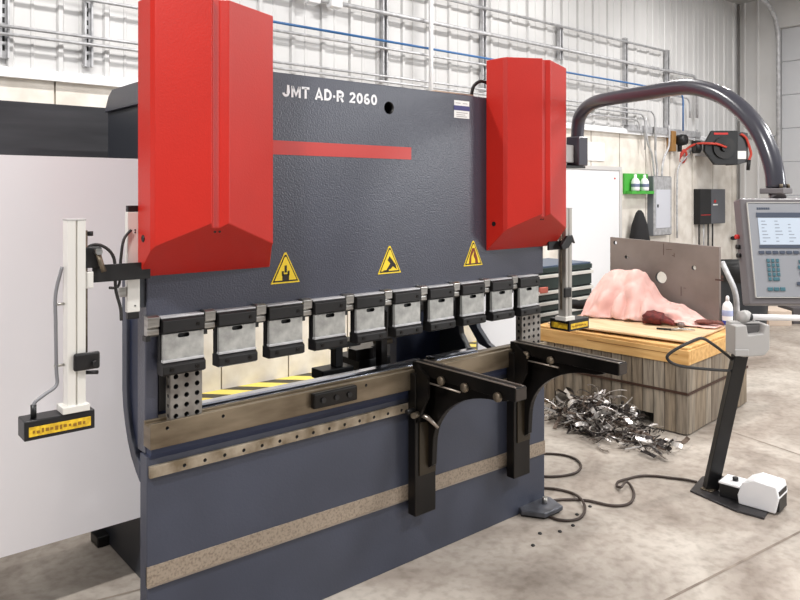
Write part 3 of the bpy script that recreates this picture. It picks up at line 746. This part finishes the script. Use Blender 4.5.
# big steel plate with holes standing behind
SA = Vector((4.283, 1.137, 0)); SB = Vector((4.330, .249, 0)); L_ = (SB-SA).length; dx_ = (SB-SA).normalized()
ny = Vector((-dx_.y, dx_.x, 0))
Ms = Matrix(((dx_.x, ny.x, 0, SA.x), (dx_.y, ny.y, 0, SA.y), (0, 0, 1, .562), (0, 0, 0, 1)))
zl, zr = 1.181-.562, 1.148-.562
st = MB().prism([(0, 0), (L_, 0), (L_, zr), (0, zl)], 'Y', -.014, .014, Ms).build('steel_plate', SHEET, None)
hm = MB()
for (x, z, r) in ((.045, zl-.045, .016), (.145, .465, .014), (.44, .325, .046), (.70, .42, .017)): hm.tube([Ms @ Vector((x, -.05, z)), Ms @ Vector((x, .05, z))], r, 24)
cut(st, hm); tag(st, 'brown grey steel sheet with a large hole standing upright on the crate', 'steel sheet')
mk = MB()
for (x, z, w, h) in ((.46, .50, .004, .09), (.48, .545, .05, .003), (.53, .50, .012, .004), (.545, .49, .004, .03), (.86, .34, .06, .012), (.90, .36, .02, .02), (.60, .20, .004, .07), (.62, .26, .02, .003)):
    MB().box(x, x+w, -.0155, -.0145, z, z+h, Ms).build('scribed_mark', mat('marker_brown', (78, 56, 52), .8), st)
# pink cloth
def cloth():
    A = Vector((4.16, 1.15, .584)); B = Vector((4.29, .20, .584))
    t = (B-A).normalized(); nrm = Vector((-t.y, t.x, 0)); LL = (B-A).length
    if nrm.x > 0: nrm = -nrm      # towards the camera (crate's near side)
    prof = [(0, .22), (.03, .26), (.07, .315), (.12, .345), (.22, .355), (.34, .36), (.40, .352), (.46, .28), (.55, .165), (.61, .135), (.70, .125), (.78, .09), (.88, .035), (.95, .010), (1, 0)]
    def h(s):
        for i in range(len(prof)-1):
            if prof[i][0] <= s <= prof[i+1][0]:
                q = (s-prof[i][0])/(prof[i+1][0]-prof[i][0]); q = q*q*(3-2*q)*.6+q*.4
                return prof[i][1]*(1-q)+prof[i+1][1]*q
        return 0
    from mathutils import noise
    nx, ny_ = 90, 36; vs = []; fs = []
    for i in range(nx+1):
        s = i/nx
        wd = .36*(1-.5*s)+.03*noise.noise(Vector((s*7, 1, 0)))
        for j in range(ny_+1):
            r = j/ny_
            hh = h(s)
            f = 1-(max(0, r-.12)/.88)**1.25 if r > .12 else 1-.25*((.12-r)/.12)**2
            z = hh*f
            fold = .022*math.sin(s*38+3.5*r+2*noise.noise(Vector((s*5, r*3, 2))))*(.25+r)*min(1, hh*9)*(1 if r < .97 else .4)
            fold += .020*(abs(math.sin(s*21+1.5*r+1.3))-.5)*(.3+r)*min(1, hh*9)+.012*abs(noise.noise(Vector((s*24, r*7, 1))))*min(1, hh*9)
            fold += .035*(abs(noise.noise(Vector((s*9, r*2.5, 5))))-.2)*2*(.3+r)*min(1, hh*9)
            p = A+t*(s*LL)+nrm*(r*wd)+nrm*fold*.8
            z = max(z+fold*.6, .003+.006*(1+noise.noise(Vector((s*20, r*20, 9)))))
            vs.append((p.x, p.y, A.z+z))
    for i in range(nx):
        for j in range(ny_):
            a = i*(ny_+1)+j; fs.append((a, a+1, a+ny_+2, a+ny_+1))
    o = MB().add(vs, fs, True).build('pink_cloth', PINK)
    sd = o.modifiers.new('s', 'SOLIDIFY'); sd.thickness = .004; sd.offset = 1
    return tag(o, 'pale pink cloth draped in a hump over the crate lid', 'cloth')
cloth()
def lump(name, m, P, ln, wd, ht, ang, label, cat, fingers=0, seed=1):
    from mathutils import noise
    rr = random.Random(seed)
    mb = MB(); M = Matrix.Translation(P) @ Matrix.Rotation(ang, 4, 'Z')
    vs = []; fs = []; a = 18; b = 12
    for i in range(b+1):
        th = math.pi*i/b
        for j in range(a):
            ph = 2*math.pi*j/a
            v = Vector((math.cos(th), math.sin(th)*math.cos(ph), math.sin(th)*math.sin(ph)))
            k_ = 1+.28*noise.noise(v*2.2+Vector((seed, 0, 0)))+.1*noise.noise(v*6)
            vs.append(M @ Vector((v.x*ln*k_, v.y*wd*k_, max(0, ht*.8+v.z*ht*k_))))
    for i in range(b):
        for j in range(a): fs.append((i*a+j, i*a+(j+1) % a, (i+1)*a+(j+1) % a, (i+1)*a+j))
    mb.add(vs, fs, True)
    for f in range(fingers):
        q = (f-(fingers-1)/2)*.45
        s0 = Vector((ln*.6, wd*q*1.2, ht*.7)); e_ = s0+Vector((ln*rr.uniform(.75, 1.0), wd*q*1.4, -ht*.2))
        mb.tube([M @ s0, M @ ((s0+e_)/2+Vector((0, 0, .006))), M @ e_], [wd*.26, wd*.25, wd*.18], 8)
    return tag(mb.build(name, m), label, cat)
Q = PZ(654, 322, .60); Q.z = .588
lump('work_glove', MAROON, Q, .085, .07, .05, math.radians(-60), 'crumpled dark red leather glove in front of the pink cloth', 'glove', 4, 2)
Q = PZ(706, 323, .61); Q.z = .602
lump('work_glove', BROWN, Q, .075, .03, .018, math.radians(-55), 'flat reddish brown leather glove beside the pink cloth at right', 'glove', 4, 5)
Q = PZ(577, 309, .585); Q.z = .588
lump('black_rag', mat('black_cloth', (24, 22, 22), .9), Q, .12, .07, .04, math.radians(-50), 'black rag on the crate left of the pink cloth', 'rag', 0, 9)
# small tools
pl = thing('pliers', 'pale metal pliers lying in front of the dark red glove', 'pliers', tuple(PZ(680, 328, .59)))
P0 = PZ(671, 329.5, .594); P1 = PZ(695, 330, .594)
MB().tube([P0, (P0+P1)/2+Vector((0, 0, .004)), P1], [.008, .010, .003], 8).build('jaw', STEEL, pl)
MB().tube([P0, P0+(P0-P1)*.5+Vector((.02, .03, 0))], .007, 8).build('handle', BLKP, pl)
Q = PZ(681, 325, .60)
tag(MB().lathe([(0, 0), (.022, 0), (.026, .012), (.02, .03), (0, .034)], (Q.x, Q.y, .588), 16).build('air_fitting', mat('dull_knob', (120, 104, 100), .5, .4), None), 'round dull metal fitting next to the dark red glove', 'fitting')
# spray bottle
bz = .562; BP = PZ(727.5, 328, bz)
bt = thing('squeeze_bottle', 'white plastic squeeze bottle with blue label at the crate corner', 'bottle', (BP.x, BP.y, bz))
MB().lathe([(0, 0), (.034, 0), (.037, .01), (.037, .15), (.030, .175), (.014, .195), (0, .197)], (BP.x, BP.y, bz), 20).build('body', WHITE, bt)
MB().lathe([(0, .195), (.014, .195), (.012, .225), (.006, .235), (0, .235)], (BP.x, BP.y, bz), 14).build('cap', WHITE, bt)
MB().lathe([(.0378, .025), (.0382, .026), (.0382, .055), (.0378, .056)], (BP.x, BP.y, bz), 20).build('label', BLUEL, bt)
MB().lathe([(.0378, .09), (.0382, .091), (.0382, .13), (.0378, .131)], (BP.x, BP.y, bz), 20).build('label', mat('label_pale', (170, 180, 215), .6), bt)

# scrap pile: countless curled offcuts
def scrap():
    rr = random.Random(11); mb = [MB(), MB(), MB()]
    def place():
        while True:
            u = rr.gauss(0, .5); v = rr.gauss(0, .42)
            if abs(u) < 1.15 and abs(v) < 1: break
        A = Vector((3.28, .98, 0)); B = Vector((3.20, -.04, 0)); cc = (A+B)/2; d_ = (A-B)/2
        p = cc+d_*u*.93; nn = Vector((-1, 0, 0))
        p += nn*(v*.24+.10)
        hmax = .22*math.exp(-(u*u)*1.8-(v*v)*1.5)
        p.x = min(p.x, KX0-.05)
        p.z = rr.uniform(.004, .02+hmax)
        return p
    for i in range(700):
        p = place(); k_ = rr.choice((0, 0, 1, 2, 2)); L0 = rr.uniform(.04, .15); w_ = rr.choice((.0018, .002, .003, .006, .013))
        a = rr.uniform(0, 6.28); e_ = rr.uniform(-.5, .5)*min(1, p.z*14)
        d_ = Vector((math.cos(a)*math.cos(e_), math.sin(a)*math.cos(e_), math.sin(e_)))
        sd = d_.cross(Vector((rr.uniform(-1, 1), rr.uniform(-1, 1), rr.uniform(.3, 1)))).normalized()
        upv = sd.cross(d_); cu = rr.uniform(-3, 3)
        nseg = 6; vs = []; fs = []; q = p.copy(); ang_ = -cu/2
        for s in range(nseg+1):
            dd = d_*math.cos(ang_)+upv*math.sin(ang_)
            q = q+dd*L0/nseg; q.z = max(q.z, .004)
            vs += [q-sd*w_, q+sd*w_]; ang_ += cu/nseg
        for v in vs: v.z = max(v.z, .003); v.x = min(v.x, KX0-.02)
        vs += [v+Vector((0, 0, .0015)) for v in vs]; h_ = 2*(nseg+1)
        for s in range(nseg):
            b_ = 2*s; fs += [(b_, b_+1, b_+3, b_+2), (b_+h_, b_+2+h_, b_+3+h_, b_+1+h_), (b_, b_+2, b_+2+h_, b_+h_), (b_+1, b_+1+h_, b_+3+h_, b_+3)]
        mb[k_].add(vs, fs)
    allm = MB(); slots = []
    for k_, m_ in enumerate(mb):
        allm.add(m_.v, m_.f); slots += [k_]*len(m_.f)
    o = allm.build('metal_scrap', mat('scrap_bright', (205, 200, 196), .35, .7), fixn=False)
    o.data.materials.append(mat('scrap_brown', (96, 82, 72), .55, .5)); o.data.materials.append(mat('scrap_dark', (46, 40, 38), .5, .5))
    o.data.polygons.foreach_set('material_index', [{0: 2, 1: 1, 2: 0}[s] for s in slots])
    return tag(o, 'tangled pile of thin metal offcuts on the floor against the crate', 'scrap', kind='stuff')
scrap()

# ================================================================== TOOL CABINET
tcx0, tcx1, tcy = 3.75, 4.685, 1.60
tc_ = thing('tool_cabinet', 'dark green roller tool cabinet with silver drawer pulls', 'tool cabinet', (4.2, 1.85, 0))
bx('body', BLKP, tc_, tcx0, tcx1, tcy+.02, tcy+.5, .08, .86, .004)
bx('top_tray', TOOLG, tc_, tcx0, tcx1, tcy, tcy+.5, .862, .905, .006)
bx('top_tray', mat('tray_blue', (70, 86, 108), .4), tc_, tcx0+.01, tcx1-.01, tcy+.01, tcy+.49, .905, .92, .003)
zs = [.08, .22, .36, .45, .54, .63, .72, .858]
for i in range(7):
    d_ = bx('drawer', TOOLG, tc_, tcx0+.012, tcx1-.012, tcy, tcy+.019, zs[i]+.006, zs[i+1]-.006, .002)
    bx('drawer_pull', ALU, d_, tcx0+.012, tcx1-.012, tcy-.022, tcy-.001, zs[i+1]-.036, zs[i+1]-.009, .003)
for xx in (tcx0+.06, tcx1-.06):
    for yy in (tcy+.08, tcy+.42): MB().tube([(xx-.015, yy, .04), (xx+.015, yy, .04)], .04, 14).build('caster', RUBBER, tc_)
tag(MB().lathe([(0, 0), (.03, 0), (.032, .03), (.02, .045), (.02, .06), (0, .062)], (4.03, 1.72, .921), 14).build('tape_roll', mat('olive', (86, 96, 60), .5)), 'small olive round item on the tool cabinet beside the laser guard', 'roll')
tag(bx('red_case', mat('salmon', (200, 110, 95), .5), None, 3.92, 4.02, 1.572, 1.598, .70, .75, .006), 'small salmon sticker block on the tool cabinet drawer fronts', 'sticker')

# ================================================================== BEHIND AT LEFT
sb = bx('steel_sheet', BANDM, None, -1.2, .6, 1.30, 1.33, .0, 1.957, .002)
tag(sb, 'tall dark grey steel sheet standing behind the white side guard', 'steel sheet')
# white vertical drop pipe between machine and wall
tag(MB().tube([PY(431, 100, 2.75)-Vector((0, 0, .4)), Vector((PY(431, 100, 2.75).x, 2.75, CEZ))], .022, 12).build('drop_pipe', WHITE), 'white vertical pipe coming down behind the press', 'pipe')

# ================================================================== WALL SERVICES
Y1 = WY-.10
def wpt(u, v, y=Y1): return PY(u, v, y)
def pipe(name, pts, r, label, m=GALV, cat='conduit', y=Y1, sm=0, group=None):
    p = [wpt(*q, y) if len(q) == 2 else Vector(q) for q in pts]
    if sm: p = smooth_path(p, sm)
    return tag(MB().tube(p, r, 10).build(name, m), label, cat, group)
def hx(z, u0, u1, y=Y1):   # straight horizontal run between two picture columns
    return [(PY(u0, 100, y).x, y, z), (PY(u1, 100, y).x, y, z)]
def zat(u, v, y=Y1): return PY(u, v, y).z
z1 = zat(273, 4); z1b = zat(530, 45)
zc = (zat(6, 24)+zat(137, 42))/2
def run(name, z, xa, xb, r, label, m=GALV, bend=None, y=Y1, cat='conduit'):
    p = [Vector((xa, y, z)), Vector((xb, y, z))]
    if bend:      # turns down with a bend radius R to height bend
        R = .12; p = [Vector((xa, y, z)), Vector((xb-R, y, z))]
        p += [Vector((xb-R+R*math.sin(a*math.pi/12), y, z-R+R*math.cos(a*math.pi/12))) for a in range(1, 7)] + [Vector((xb, y, bend))]
    return tag(MB().tube(p, r, 10).build(name, m), label, cat)
xE = PY(667, 100, Y1).x
run('conduit', zat(450, 0), -3, xE-.05, .014, 'thin grey conduit, highest of the runs on the back wall')
run('conduit', zat(429, 22), -3, PY(697, 60, Y1).x, .020, 'thick grey conduit with junction fittings above the blue pipe', bend=zat(697, 118))
run('blue_air_pipe', zat(450, 53), 1.2, PY(681, 60, Y1).x, .011, 'blue compressed air pipe running across the back wall', BLUEP, bend=zat(681, 131), cat='pipe', y=Y1-.03)
run('conduit', zat(450, 59), -3, PY(690, 60, Y1).x, .012, 'grey conduit directly under the blue pipe', bend=zat(690, 118))
run('conduit', zat(20, 28), -3, PY(655, 100, Y1).x, .011, 'upper of the two thin conduits just above the trim', bend=zat(655, 150))
run('conduit', zat(20, 28)-.05, -3, PY(645, 100, Y1).x, .011, 'lower of the two thin conduits just above the trim', bend=zat(645, 150))
run('conduit', zat(20, 28)-.13, 2.2, PY(640, 100, Y1).x, .010, 'thin conduit closest to the white ledge trim', bend=zat(640, 130))
# unistrut uprights
def strut(u, v0, v1, label, bright=True, ztop=None):
    a = PY(u, v1, WY-.05); zt_ = ztop or PY(u, v0, WY-.05).z; xx = a.x
    mb = MB().prism([(xx-.028, WY-.028), (xx+.028, WY-.028), (xx+.028, WY-.075), (xx+.016, WY-.075), (xx+.016, WY-.07), (xx+.02, WY-.07), (xx+.02, WY-.035), (xx-.02, WY-.035), (xx-.02, WY-.07), (xx-.016, WY-.07), (xx-.016, WY-.075), (xx-.028, WY-.075)], 'Z', a.z, zt_)
    o = tag(mb.build('strut_channel', GALV), label, 'strut')
    z = a.z+.05; 
    sl = MB()
    while z < zt_-.06: sl.box(xx-.007, xx+.007, WY-.036, WY-.0345, z, z+.035); z += .06
    s_ = sl.build('strut_slot', BLKP); s_.parent = o; s_.location = s_.location-ORG[o.name]
    return o
strut(4, 0, 58, 'slotted strut channel at the far left edge', ztop=3.9)
strut(88, 0, 67, 'slotted strut channel left of the tall red cover', ztop=3.9)
strut(384, 0, 82, 'slotted strut channel above the lettered housing', ztop=4.0)
strut(483, 0, 92, 'slotted strut channel left of the right red cover', ztop=4.0)
strut(560, 25, 60, 'short strut channel above the right red cover')
strut(625, 38, 125, 'slotted strut channel near the middle of the curved arm')
strut(667, 50, 131, 'slotted strut channel nearest the hose reel')
strut(195, 0, 60, 'strut channel hidden by the tall red cover', ztop=3.9) if False else None
# junction fittings on the thick conduit
for i, u in enumerate((312, 334)):
    zz = zat(u, 12+i*4)
    xx = PY(u, 10, Y1).x
    tag(MB().box(xx-.06, xx+.06, Y1-.05, Y1+.035, zat(429, 22)-.05, zat(429, 22)+.05).build('junction_box', WHITE, None, .012),
        ('left' if i == 0 else 'right')+' one of two white junction boxes on the thick conduit', 'junction box')
# wireway / grey trough under the trim at right
a = PY(628, 124, WY-.06); b = PY(700, 136, WY-.06)
tag(bx('wire_trough', GALV, None, a.x, b.x, WY-.07, WY-.005, b.z-.03, b.z+.06, .004), 'horizontal grey steel trough below the conduits', 'trough')
# flexible drops to the electrical panel
EX0, EX1 = PY(654, 200, WY-.10).x, PY(672, 200, WY-.10).x
EZ0, EZ1 = PY(662, 236, WY-.16).z, PY(662, 176, WY-.16).z
pipe('flexible_conduit', [(646, 118), (647, 140), (652, 155), (654, 172), (655, 177)], .014, 'leftmost flexible conduit dropping to the electrical panel', sm=5, y=WY-.09)
pipe('flexible_conduit', [(655, 118), (655.5, 140), (655.5, 155), (657, 168), (657, 177)], .014, 'middle flexible conduit dropping to the electrical panel', sm=5, y=WY-.09)
pipe('flexible_conduit', [(669, 125), (669, 145), (664, 158), (662, 170), (662, 177)], .014, 'rightmost flexible conduit dropping to the electrical panel', sm=5, y=WY-.09)
ep = thing('electrical_panel', 'tall grey electrical breaker box on the back wall', 'electrical panel', ((EX0+EX1)/2, WY-.08, EZ0))
bx('box', mat('panel_side', (104, 108, 114), .45), ep, EX0, EX1, WY-.085, WY-.001, EZ0, EZ1, .004)
bx('cover', GALV, ep, EX0+.005, EX1-.005, WY-.098, WY-.0855, EZ0+.01, EZ1-.01, .003)
dd = bx('door', mat('panel_door', (206, 208, 216), .3), ep, EX0+.05, EX1-.05, WY-.105, WY-.099, EZ0+.1, EZ1-.18, .003)
bx('latch', BLKP, dd, EX0+.07, EX0+.10, WY-.111, WY-.1055, (EZ0+EZ1)/2-.02, (EZ0+EZ1)/2+.02)
pipe('wall_conduit', [(697, 130), (690, 152), (679, 166), (677, 185), (677, 238)], .013, 'grey conduit beside the electrical panel, right side', sm=5, y=WY-.05)
# door with bulletin paper
D0, D1 = PY(560, 200, WY-.03).x, PY(621, 200, WY-.03).x; DZ = PY(600, 166, WY-.03).z
d1 = thing('door_1', 'white door in the back wall behind the crate', 'door', ((D0+D1)/2, WY-.03, 0)); d1['kind'] = 'structure'
bx('door_leaf', WHITE, d1, D0+.05, D1-.05, WY-.035, WY-.002, .01, DZ-.05, .003)
bx('door_frame', mat('frame_grey', (205, 202, 200), .5), d1, D1-.048, D1, WY-.045, WY-.001, 0, DZ)
bx('door_frame', mat('frame_grey', (205, 202, 200), .5), d1, D0, D0+.048, WY-.045, WY-.001, 0, DZ)
bx('door_frame', mat('frame_grey', (205, 202, 200), .5), d1, D0+.05, D1-.05, WY-.045, WY-.001, DZ-.048, DZ)
bx('door_sticker', REDL, d1, D1-.16, D1-.13, WY-.037, WY-.035, DZ-.16, DZ-.14)
p = PY(588, 162, WY-.02); q = PY(605, 143, WY-.02)
tag(bx('paper_notice', PAPER, None, p.x, q.x, WY-.012, WY-.004, p.z+.02, q.z), 'white blank paper notice taped above the white door', 'notice')
# eyewash station
p = PY(624, 194, WY-.02); q = PY(648, 174, WY-.02)
ew = bx('eyewash_station', GREEN, None, p.x, EX0-.03, WY-.03, WY-.002, p.z, q.z, .004)
tag(ew, 'bright green wall holder for two eyewash bottles', 'eyewash station')
sh = MB().box(p.x+.02, q.x-.02, WY-.12, WY-.031, p.z, p.z+.04).build('shelf', GREEN); sh.parent = ew; sh.location = sh.location-ORG[ew.name]
for i, f in enumerate((.28, .66)):
    xx = p.x+(q.x-p.x)*f
    o = MB().lathe([(0, 0), (.052, 0), (.055, .02), (.055, .12), (.04, .15), (.018, .17), (.018, .21), (0, .212)], (xx, WY-.085, p.z+.041), 18).build('eyewash_bottle', WHITE)
    tag(o, ('left' if i == 0 else 'right')+' white eyewash bottle in the green holder', 'bottle', None)
    lbm = MB().lathe([(.0555, .05), (.056, .051), (.056, .09), (.0555, .091)], (xx, WY-.085, p.z+.041), 18).build('label', mat('label_grey_blue', (110, 120, 150), .6)); lbm.parent = o; lbm.location = lbm.location-ORG[o.name]
# black hanging folded umbrella shape
p = PY(634, 240, WY-.06); q = PY(634, 210, WY-.06)
hgt = q.z-p.z
tag(MB().lathe([(0, -.5), (.10, -.5), (.135, -.1), (.13, .0), (.10, hgt*.5), (.05, hgt*.9), (.02, hgt), (0, hgt)], (p.x, WY-.14, p.z), 14).build('hanging_coat', mat('black_coat', (26, 25, 27), .8, bump=.5, bscale=20)), 'tapered black coat hanging on the back wall below the green holder', 'coat')
# charger / inverter box
x0 = PY(700, 205, WY-.10).x; x1 = PY(711.5, 205, WY-.10).x; x2 = PY(726, 205, WY-.10).x; za = PY(711, 224, WY-.10).z; zb_ = PY(711, 189, WY-.10).z
ib = thing('power_unit', 'black and grey wall mounted power unit with cables below', 'power unit', ((x0+x2)/2, WY-.1, za))
bx('black_half', BLKP, ib, x0, x1, WY-.10, WY-.001, za, zb_, .01)
bx('grey_half', mat('unit_grey', (92, 94, 100), .45), ib, x1+.001, x2, WY-.092, WY-.001, za, zb_, .01)
bx('red_line', REDL, ib, x0+.03, x1-.03, WY-.103, WY-.1005, za+.13, za+.14)
bx('white_mark', PAPER, ib, x1+.06, x1+.2, WY-.096, WY-.0925, za+.27, za+.29)
bx('red_mark', REDL, ib, x1+.09, x1+.15, WY-.096, WY-.0925, za+.31, za+.35)
for i in range(4):
    xx = x0+.05+i*(x2-x0)*.17
    MB().tube([(xx, WY-.06, za), (xx, WY-.06, za-.18), (xx+.01, WY-.05, za-.7)], .012, 8).build('cable', RUBBER if i != 1 else GALV, ib)
# hose reel
D_ = 10.2
rc = PD(722, 148, D_)
k_ = D_/725
hr = thing('hose_reel', 'black hose reel with red hose mounted on the back wall', 'hose reel', (rc.x, rc.y, rc.z-18*k_))
Mr = Matrix.Translation(rc) @ Matrix.Rotation(math.atan2(RY, RX), 4, 'Z')
MB().prism([(-19*k_, 4*k_), (-12*k_, 17*k_), (14*k_, 17*k_), (14*k_, -17*k_), (-9*k_, -17*k_), (-19*k_, -4*k_)], 'Y', -.06, .0, Mr).build('side_plate', BLKP, hr, .01)
MB().prism([(14*k_+.002, 17*k_), (26*k_, 15*k_), (26*k_, -14*k_), (14*k_+.002, -17*k_)], 'Y', .0, .34, Mr).build('frame', mat('reel_frame', (60, 60, 62), .4), hr, .006)
def disc(cxx, czz, r0, y0, y1, nm, m): 
    mb = MB().prism([(cxx+r0*math.cos(t*math.pi/12), czz+r0*math.sin(t*math.pi/12)) for t in range(24)], 'Y', y0, y1, Mr); return mb.build(nm, m, hr)
disc(0, 0, 11*k_, -.09, -.06, 'drum', ARMB); disc(0, 0, 4*k_, -.13, -.09, 'hub', BLKP)
MB().box(14*k_+.01, 24*k_, -.006, .0, -11*k_, -3*k_, Mr).build('label', ALU, hr)
MB().box(-10*k_, 4*k_, -.066, -.06, 13*k_, 15*k_, Mr).build('red_label', REDL, hr)
MB().tube([Mr @ Vector((-22*k_, .02, 1*k_)), Mr @ Vector((-28*k_, .02, 1*k_))], .09, 14).build('hose_guide', BLKP, hr)
hp = [Mr @ Vector((x*k_, y, z*k_)) for x, y, z in ((0, -.14, 0), (-8, -.14, 3), (-16, -.12, 4), (-26, -.05, 4), (-34, 0, 0), (-41, 0, -8), (-43, 0, -13), (-38, .02, -14), (-35, .02, -7), (-38, .0, -2), (-42, 0, -8), (-46, .05, -18), (-50, .1, -28))]
MB().tube(smooth_path(hp, 5), .016, 8).build('hose', ORANGE, hr)
hp = [Mr @ Vector((x*k_, y, z*k_)) for x, y, z in ((18, -.02, 14), (23, -.03, 10), (26, -.03, 2), (28, -.03, -6), (26, -.03, -12), (25, -.03, -18))]
MB().tube(smooth_path(hp, 5), .018, 8).build('hose_tail', ORANGE, hr)
MB().tube([hp[-2], hp[-1]+Vector((0, 0, -.06))], .026, 8).build('hose_nozzle', BLKP, hr)
bx('wall_bracket', GALV, hr, rc.x-.05, rc.x+.25, min(rc.y+.06, WY-.1), WY, rc.z-.1, rc.z+.1)
# regulator on the wall below the blue pipe
rp = PY(679, 140, WY-.1)
rg = thing('air_regulator', 'brass and black air regulator under the blue pipe drop', 'regulator', (rp.x, rp.y, rp.z-.1))
bx('backing_block', mat('brass_brown', (150, 110, 60), .5), rg, rp.x-.16, rp.x-.05, WY-.09, WY-.002, rp.z-.16, rp.z+.12, .01)
MB().lathe([(0, -.06), (.07, -.06), (.08, 0), (.07, .06), (0, .06)], (rp.x+.02, WY-.13, rp.z), 16, 'Y').build('gauge_body', BLKP, rg)
MB().tube([(rp.x+.02, WY-.1, rp.z-.02), (rp.x+.02, WY-.1, rp.z-.16)], .03, 10).build('bowl', BLKP, rg)
# pipe on right wall with valve
zz = PX(770, 138, RWX-.05).z
xp = thing('wall_pipe', 'thin pipe with a valve running along the right wall', 'pipe', (RWX-.05, YD+.2, zz))
MB().tube([(RWX-.05, WY, zz+.05), (RWX-.05, YD+.02, zz+.03)], .014, 8).build('pipe', GALV, xp)
MB().tube([(RWX-.05, YD+.17, zz+.12), (RWX-.05, YD+.17, zz-.10)], .03, 8).build('valve', STEELD, xp)
# small valve fittings low on the wall near the pendant
vp = PY(734, 238, WY-.05)
tag(MB().tube([(vp.x-.08, WY-.06, vp.z), (vp.x+.05, WY-.06, vp.z)], .03, 8).build('wall_valve', BLKP), 'small black valve on the wall left of the control panel', 'valve')
# trash bin
bb = Vector((PD(742, 300, 7.8).x, PD(742, 300, 7.8).y, 0))
bn = thing('trash_bin', 'dark plastic trash bin with a black liner behind the control panel', 'bin', tuple(bb))
MB().lathe([(0, 0), (.22, 0), (.23, .03), (.28, .72), (.29, .74), (0, .74)], bb, 22).build('bin_body', BINM, bn)
MB().lathe([(.292, .60), (.30, .62), (.31, .77), (.29, .80), (.27, .77), (0, .75)], bb, 22).build('liner', BLKP, bn)
gp = [PD(722, 262, 5.9), PD(728, 275, 5.85), PD(735, 292, 5.8), PD(737, 315, 5.8), PD(737, 340, 5.8)]
gp[-1].z = .02
tag(MB().tube(smooth_path(gp, 5), .022, 8).build('flexible_duct', GALV), 'pale flexible tube curving down behind the squeeze bottle', 'duct')
# boxes stacked under the pendant view, far floor
fbx = PZ(772, 334, 0)
for i, (u0, u1, v0, v1, m_, lb_) in enumerate(((752, 768, 340, 309, CARDB, 'left brown cardboard box behind the button box'), (768.5, 792, 334, 311, mat('box_pale', (206, 188, 172), .8), 'pale cardboard box beyond the white tube'), (793, 812, 332, 308, mat('box_dark', (78, 74, 76), .7), 'dark grey box at the right edge beyond the white tube'))):
    a = PZ(u0, v0-8, 0); b = PZ(u1, v0-8, 0); D__ = (a-CAM).dot(Vector((FX, FY, 0)))
    M_ = Matrix.Translation(a) @ Matrix.Rotation(math.atan2(RY, RX), 4, 'Z')
    w_ = (u1-u0)*D__/725; h_ = 1.55-(v1-HOR)*D__/725
    tag(MB().box(0, w_, 0, .35, 0, h_, M_).build('storage_box', m_, None, .006), lb_, 'box')

# ================================================================== LIGHT
def area(name, loc, sx, sy, power, rot=(0, 0, 0), col=(1, .98, .96)):
    l = bpy.data.lights.new(name, 'AREA'); l.shape = 'RECTANGLE'; l.size = sx; l.size_y = sy; l.energy = power; l.color = col
    o = bpy.data.objects.new(name, l); C.objects.link(o); o.location = loc; o.rotation_euler = rot; return o
for i, (x, y, p) in enumerate(((-2.2, -1.5, 250), (2.6, -3.2, 170), (6.6, -2.4, 200), (.4, 1.2, 95), (4.0, 1.1, 90), (7.6, 1.1, 85))):
    area('ceiling_lamp', (x, y, 4.35), .9, .22, p)
# unseen area light added at right front to put glare on the housing
area('glare_light', (7.1, -7.0, 2.7), 1.5, 1.6, 210, (math.radians(90), 0, math.radians(42)), (.96, .98, 1))
w = bpy.data.worlds.new('world'); bpy.context.scene.world = w; w.use_nodes = True
w.node_tree.nodes['Background'].inputs['Color'].default_value = (.95, .97, 1, 1)
w.node_tree.nodes['Background'].inputs['Strength'].default_value = .33

# ================================================================== CAMERA
cam = bpy.data.cameras.new('camera'); co = bpy.data.objects.new('camera', cam); C.objects.link(co)
cam.sensor_fit = 'HORIZONTAL'; cam.sensor_width = 36; cam.lens = FOC/800*36
cam.shift_x = 0; cam.shift_y = -(300-HOR)/800
co.location = CAM; co.rotation_euler = (math.pi/2, 0, math.atan2(FY, FX)-math.pi/2)
cam.clip_start = .05
sc = bpy.context.scene; sc.camera = co
sc.view_settings.view_transform = 'Standard'; sc.view_settings.look = 'None'; sc.view_settings.gamma = 1
sc.view_settings.exposure = 0.0; sc.view_settings.use_curve_mapping = False
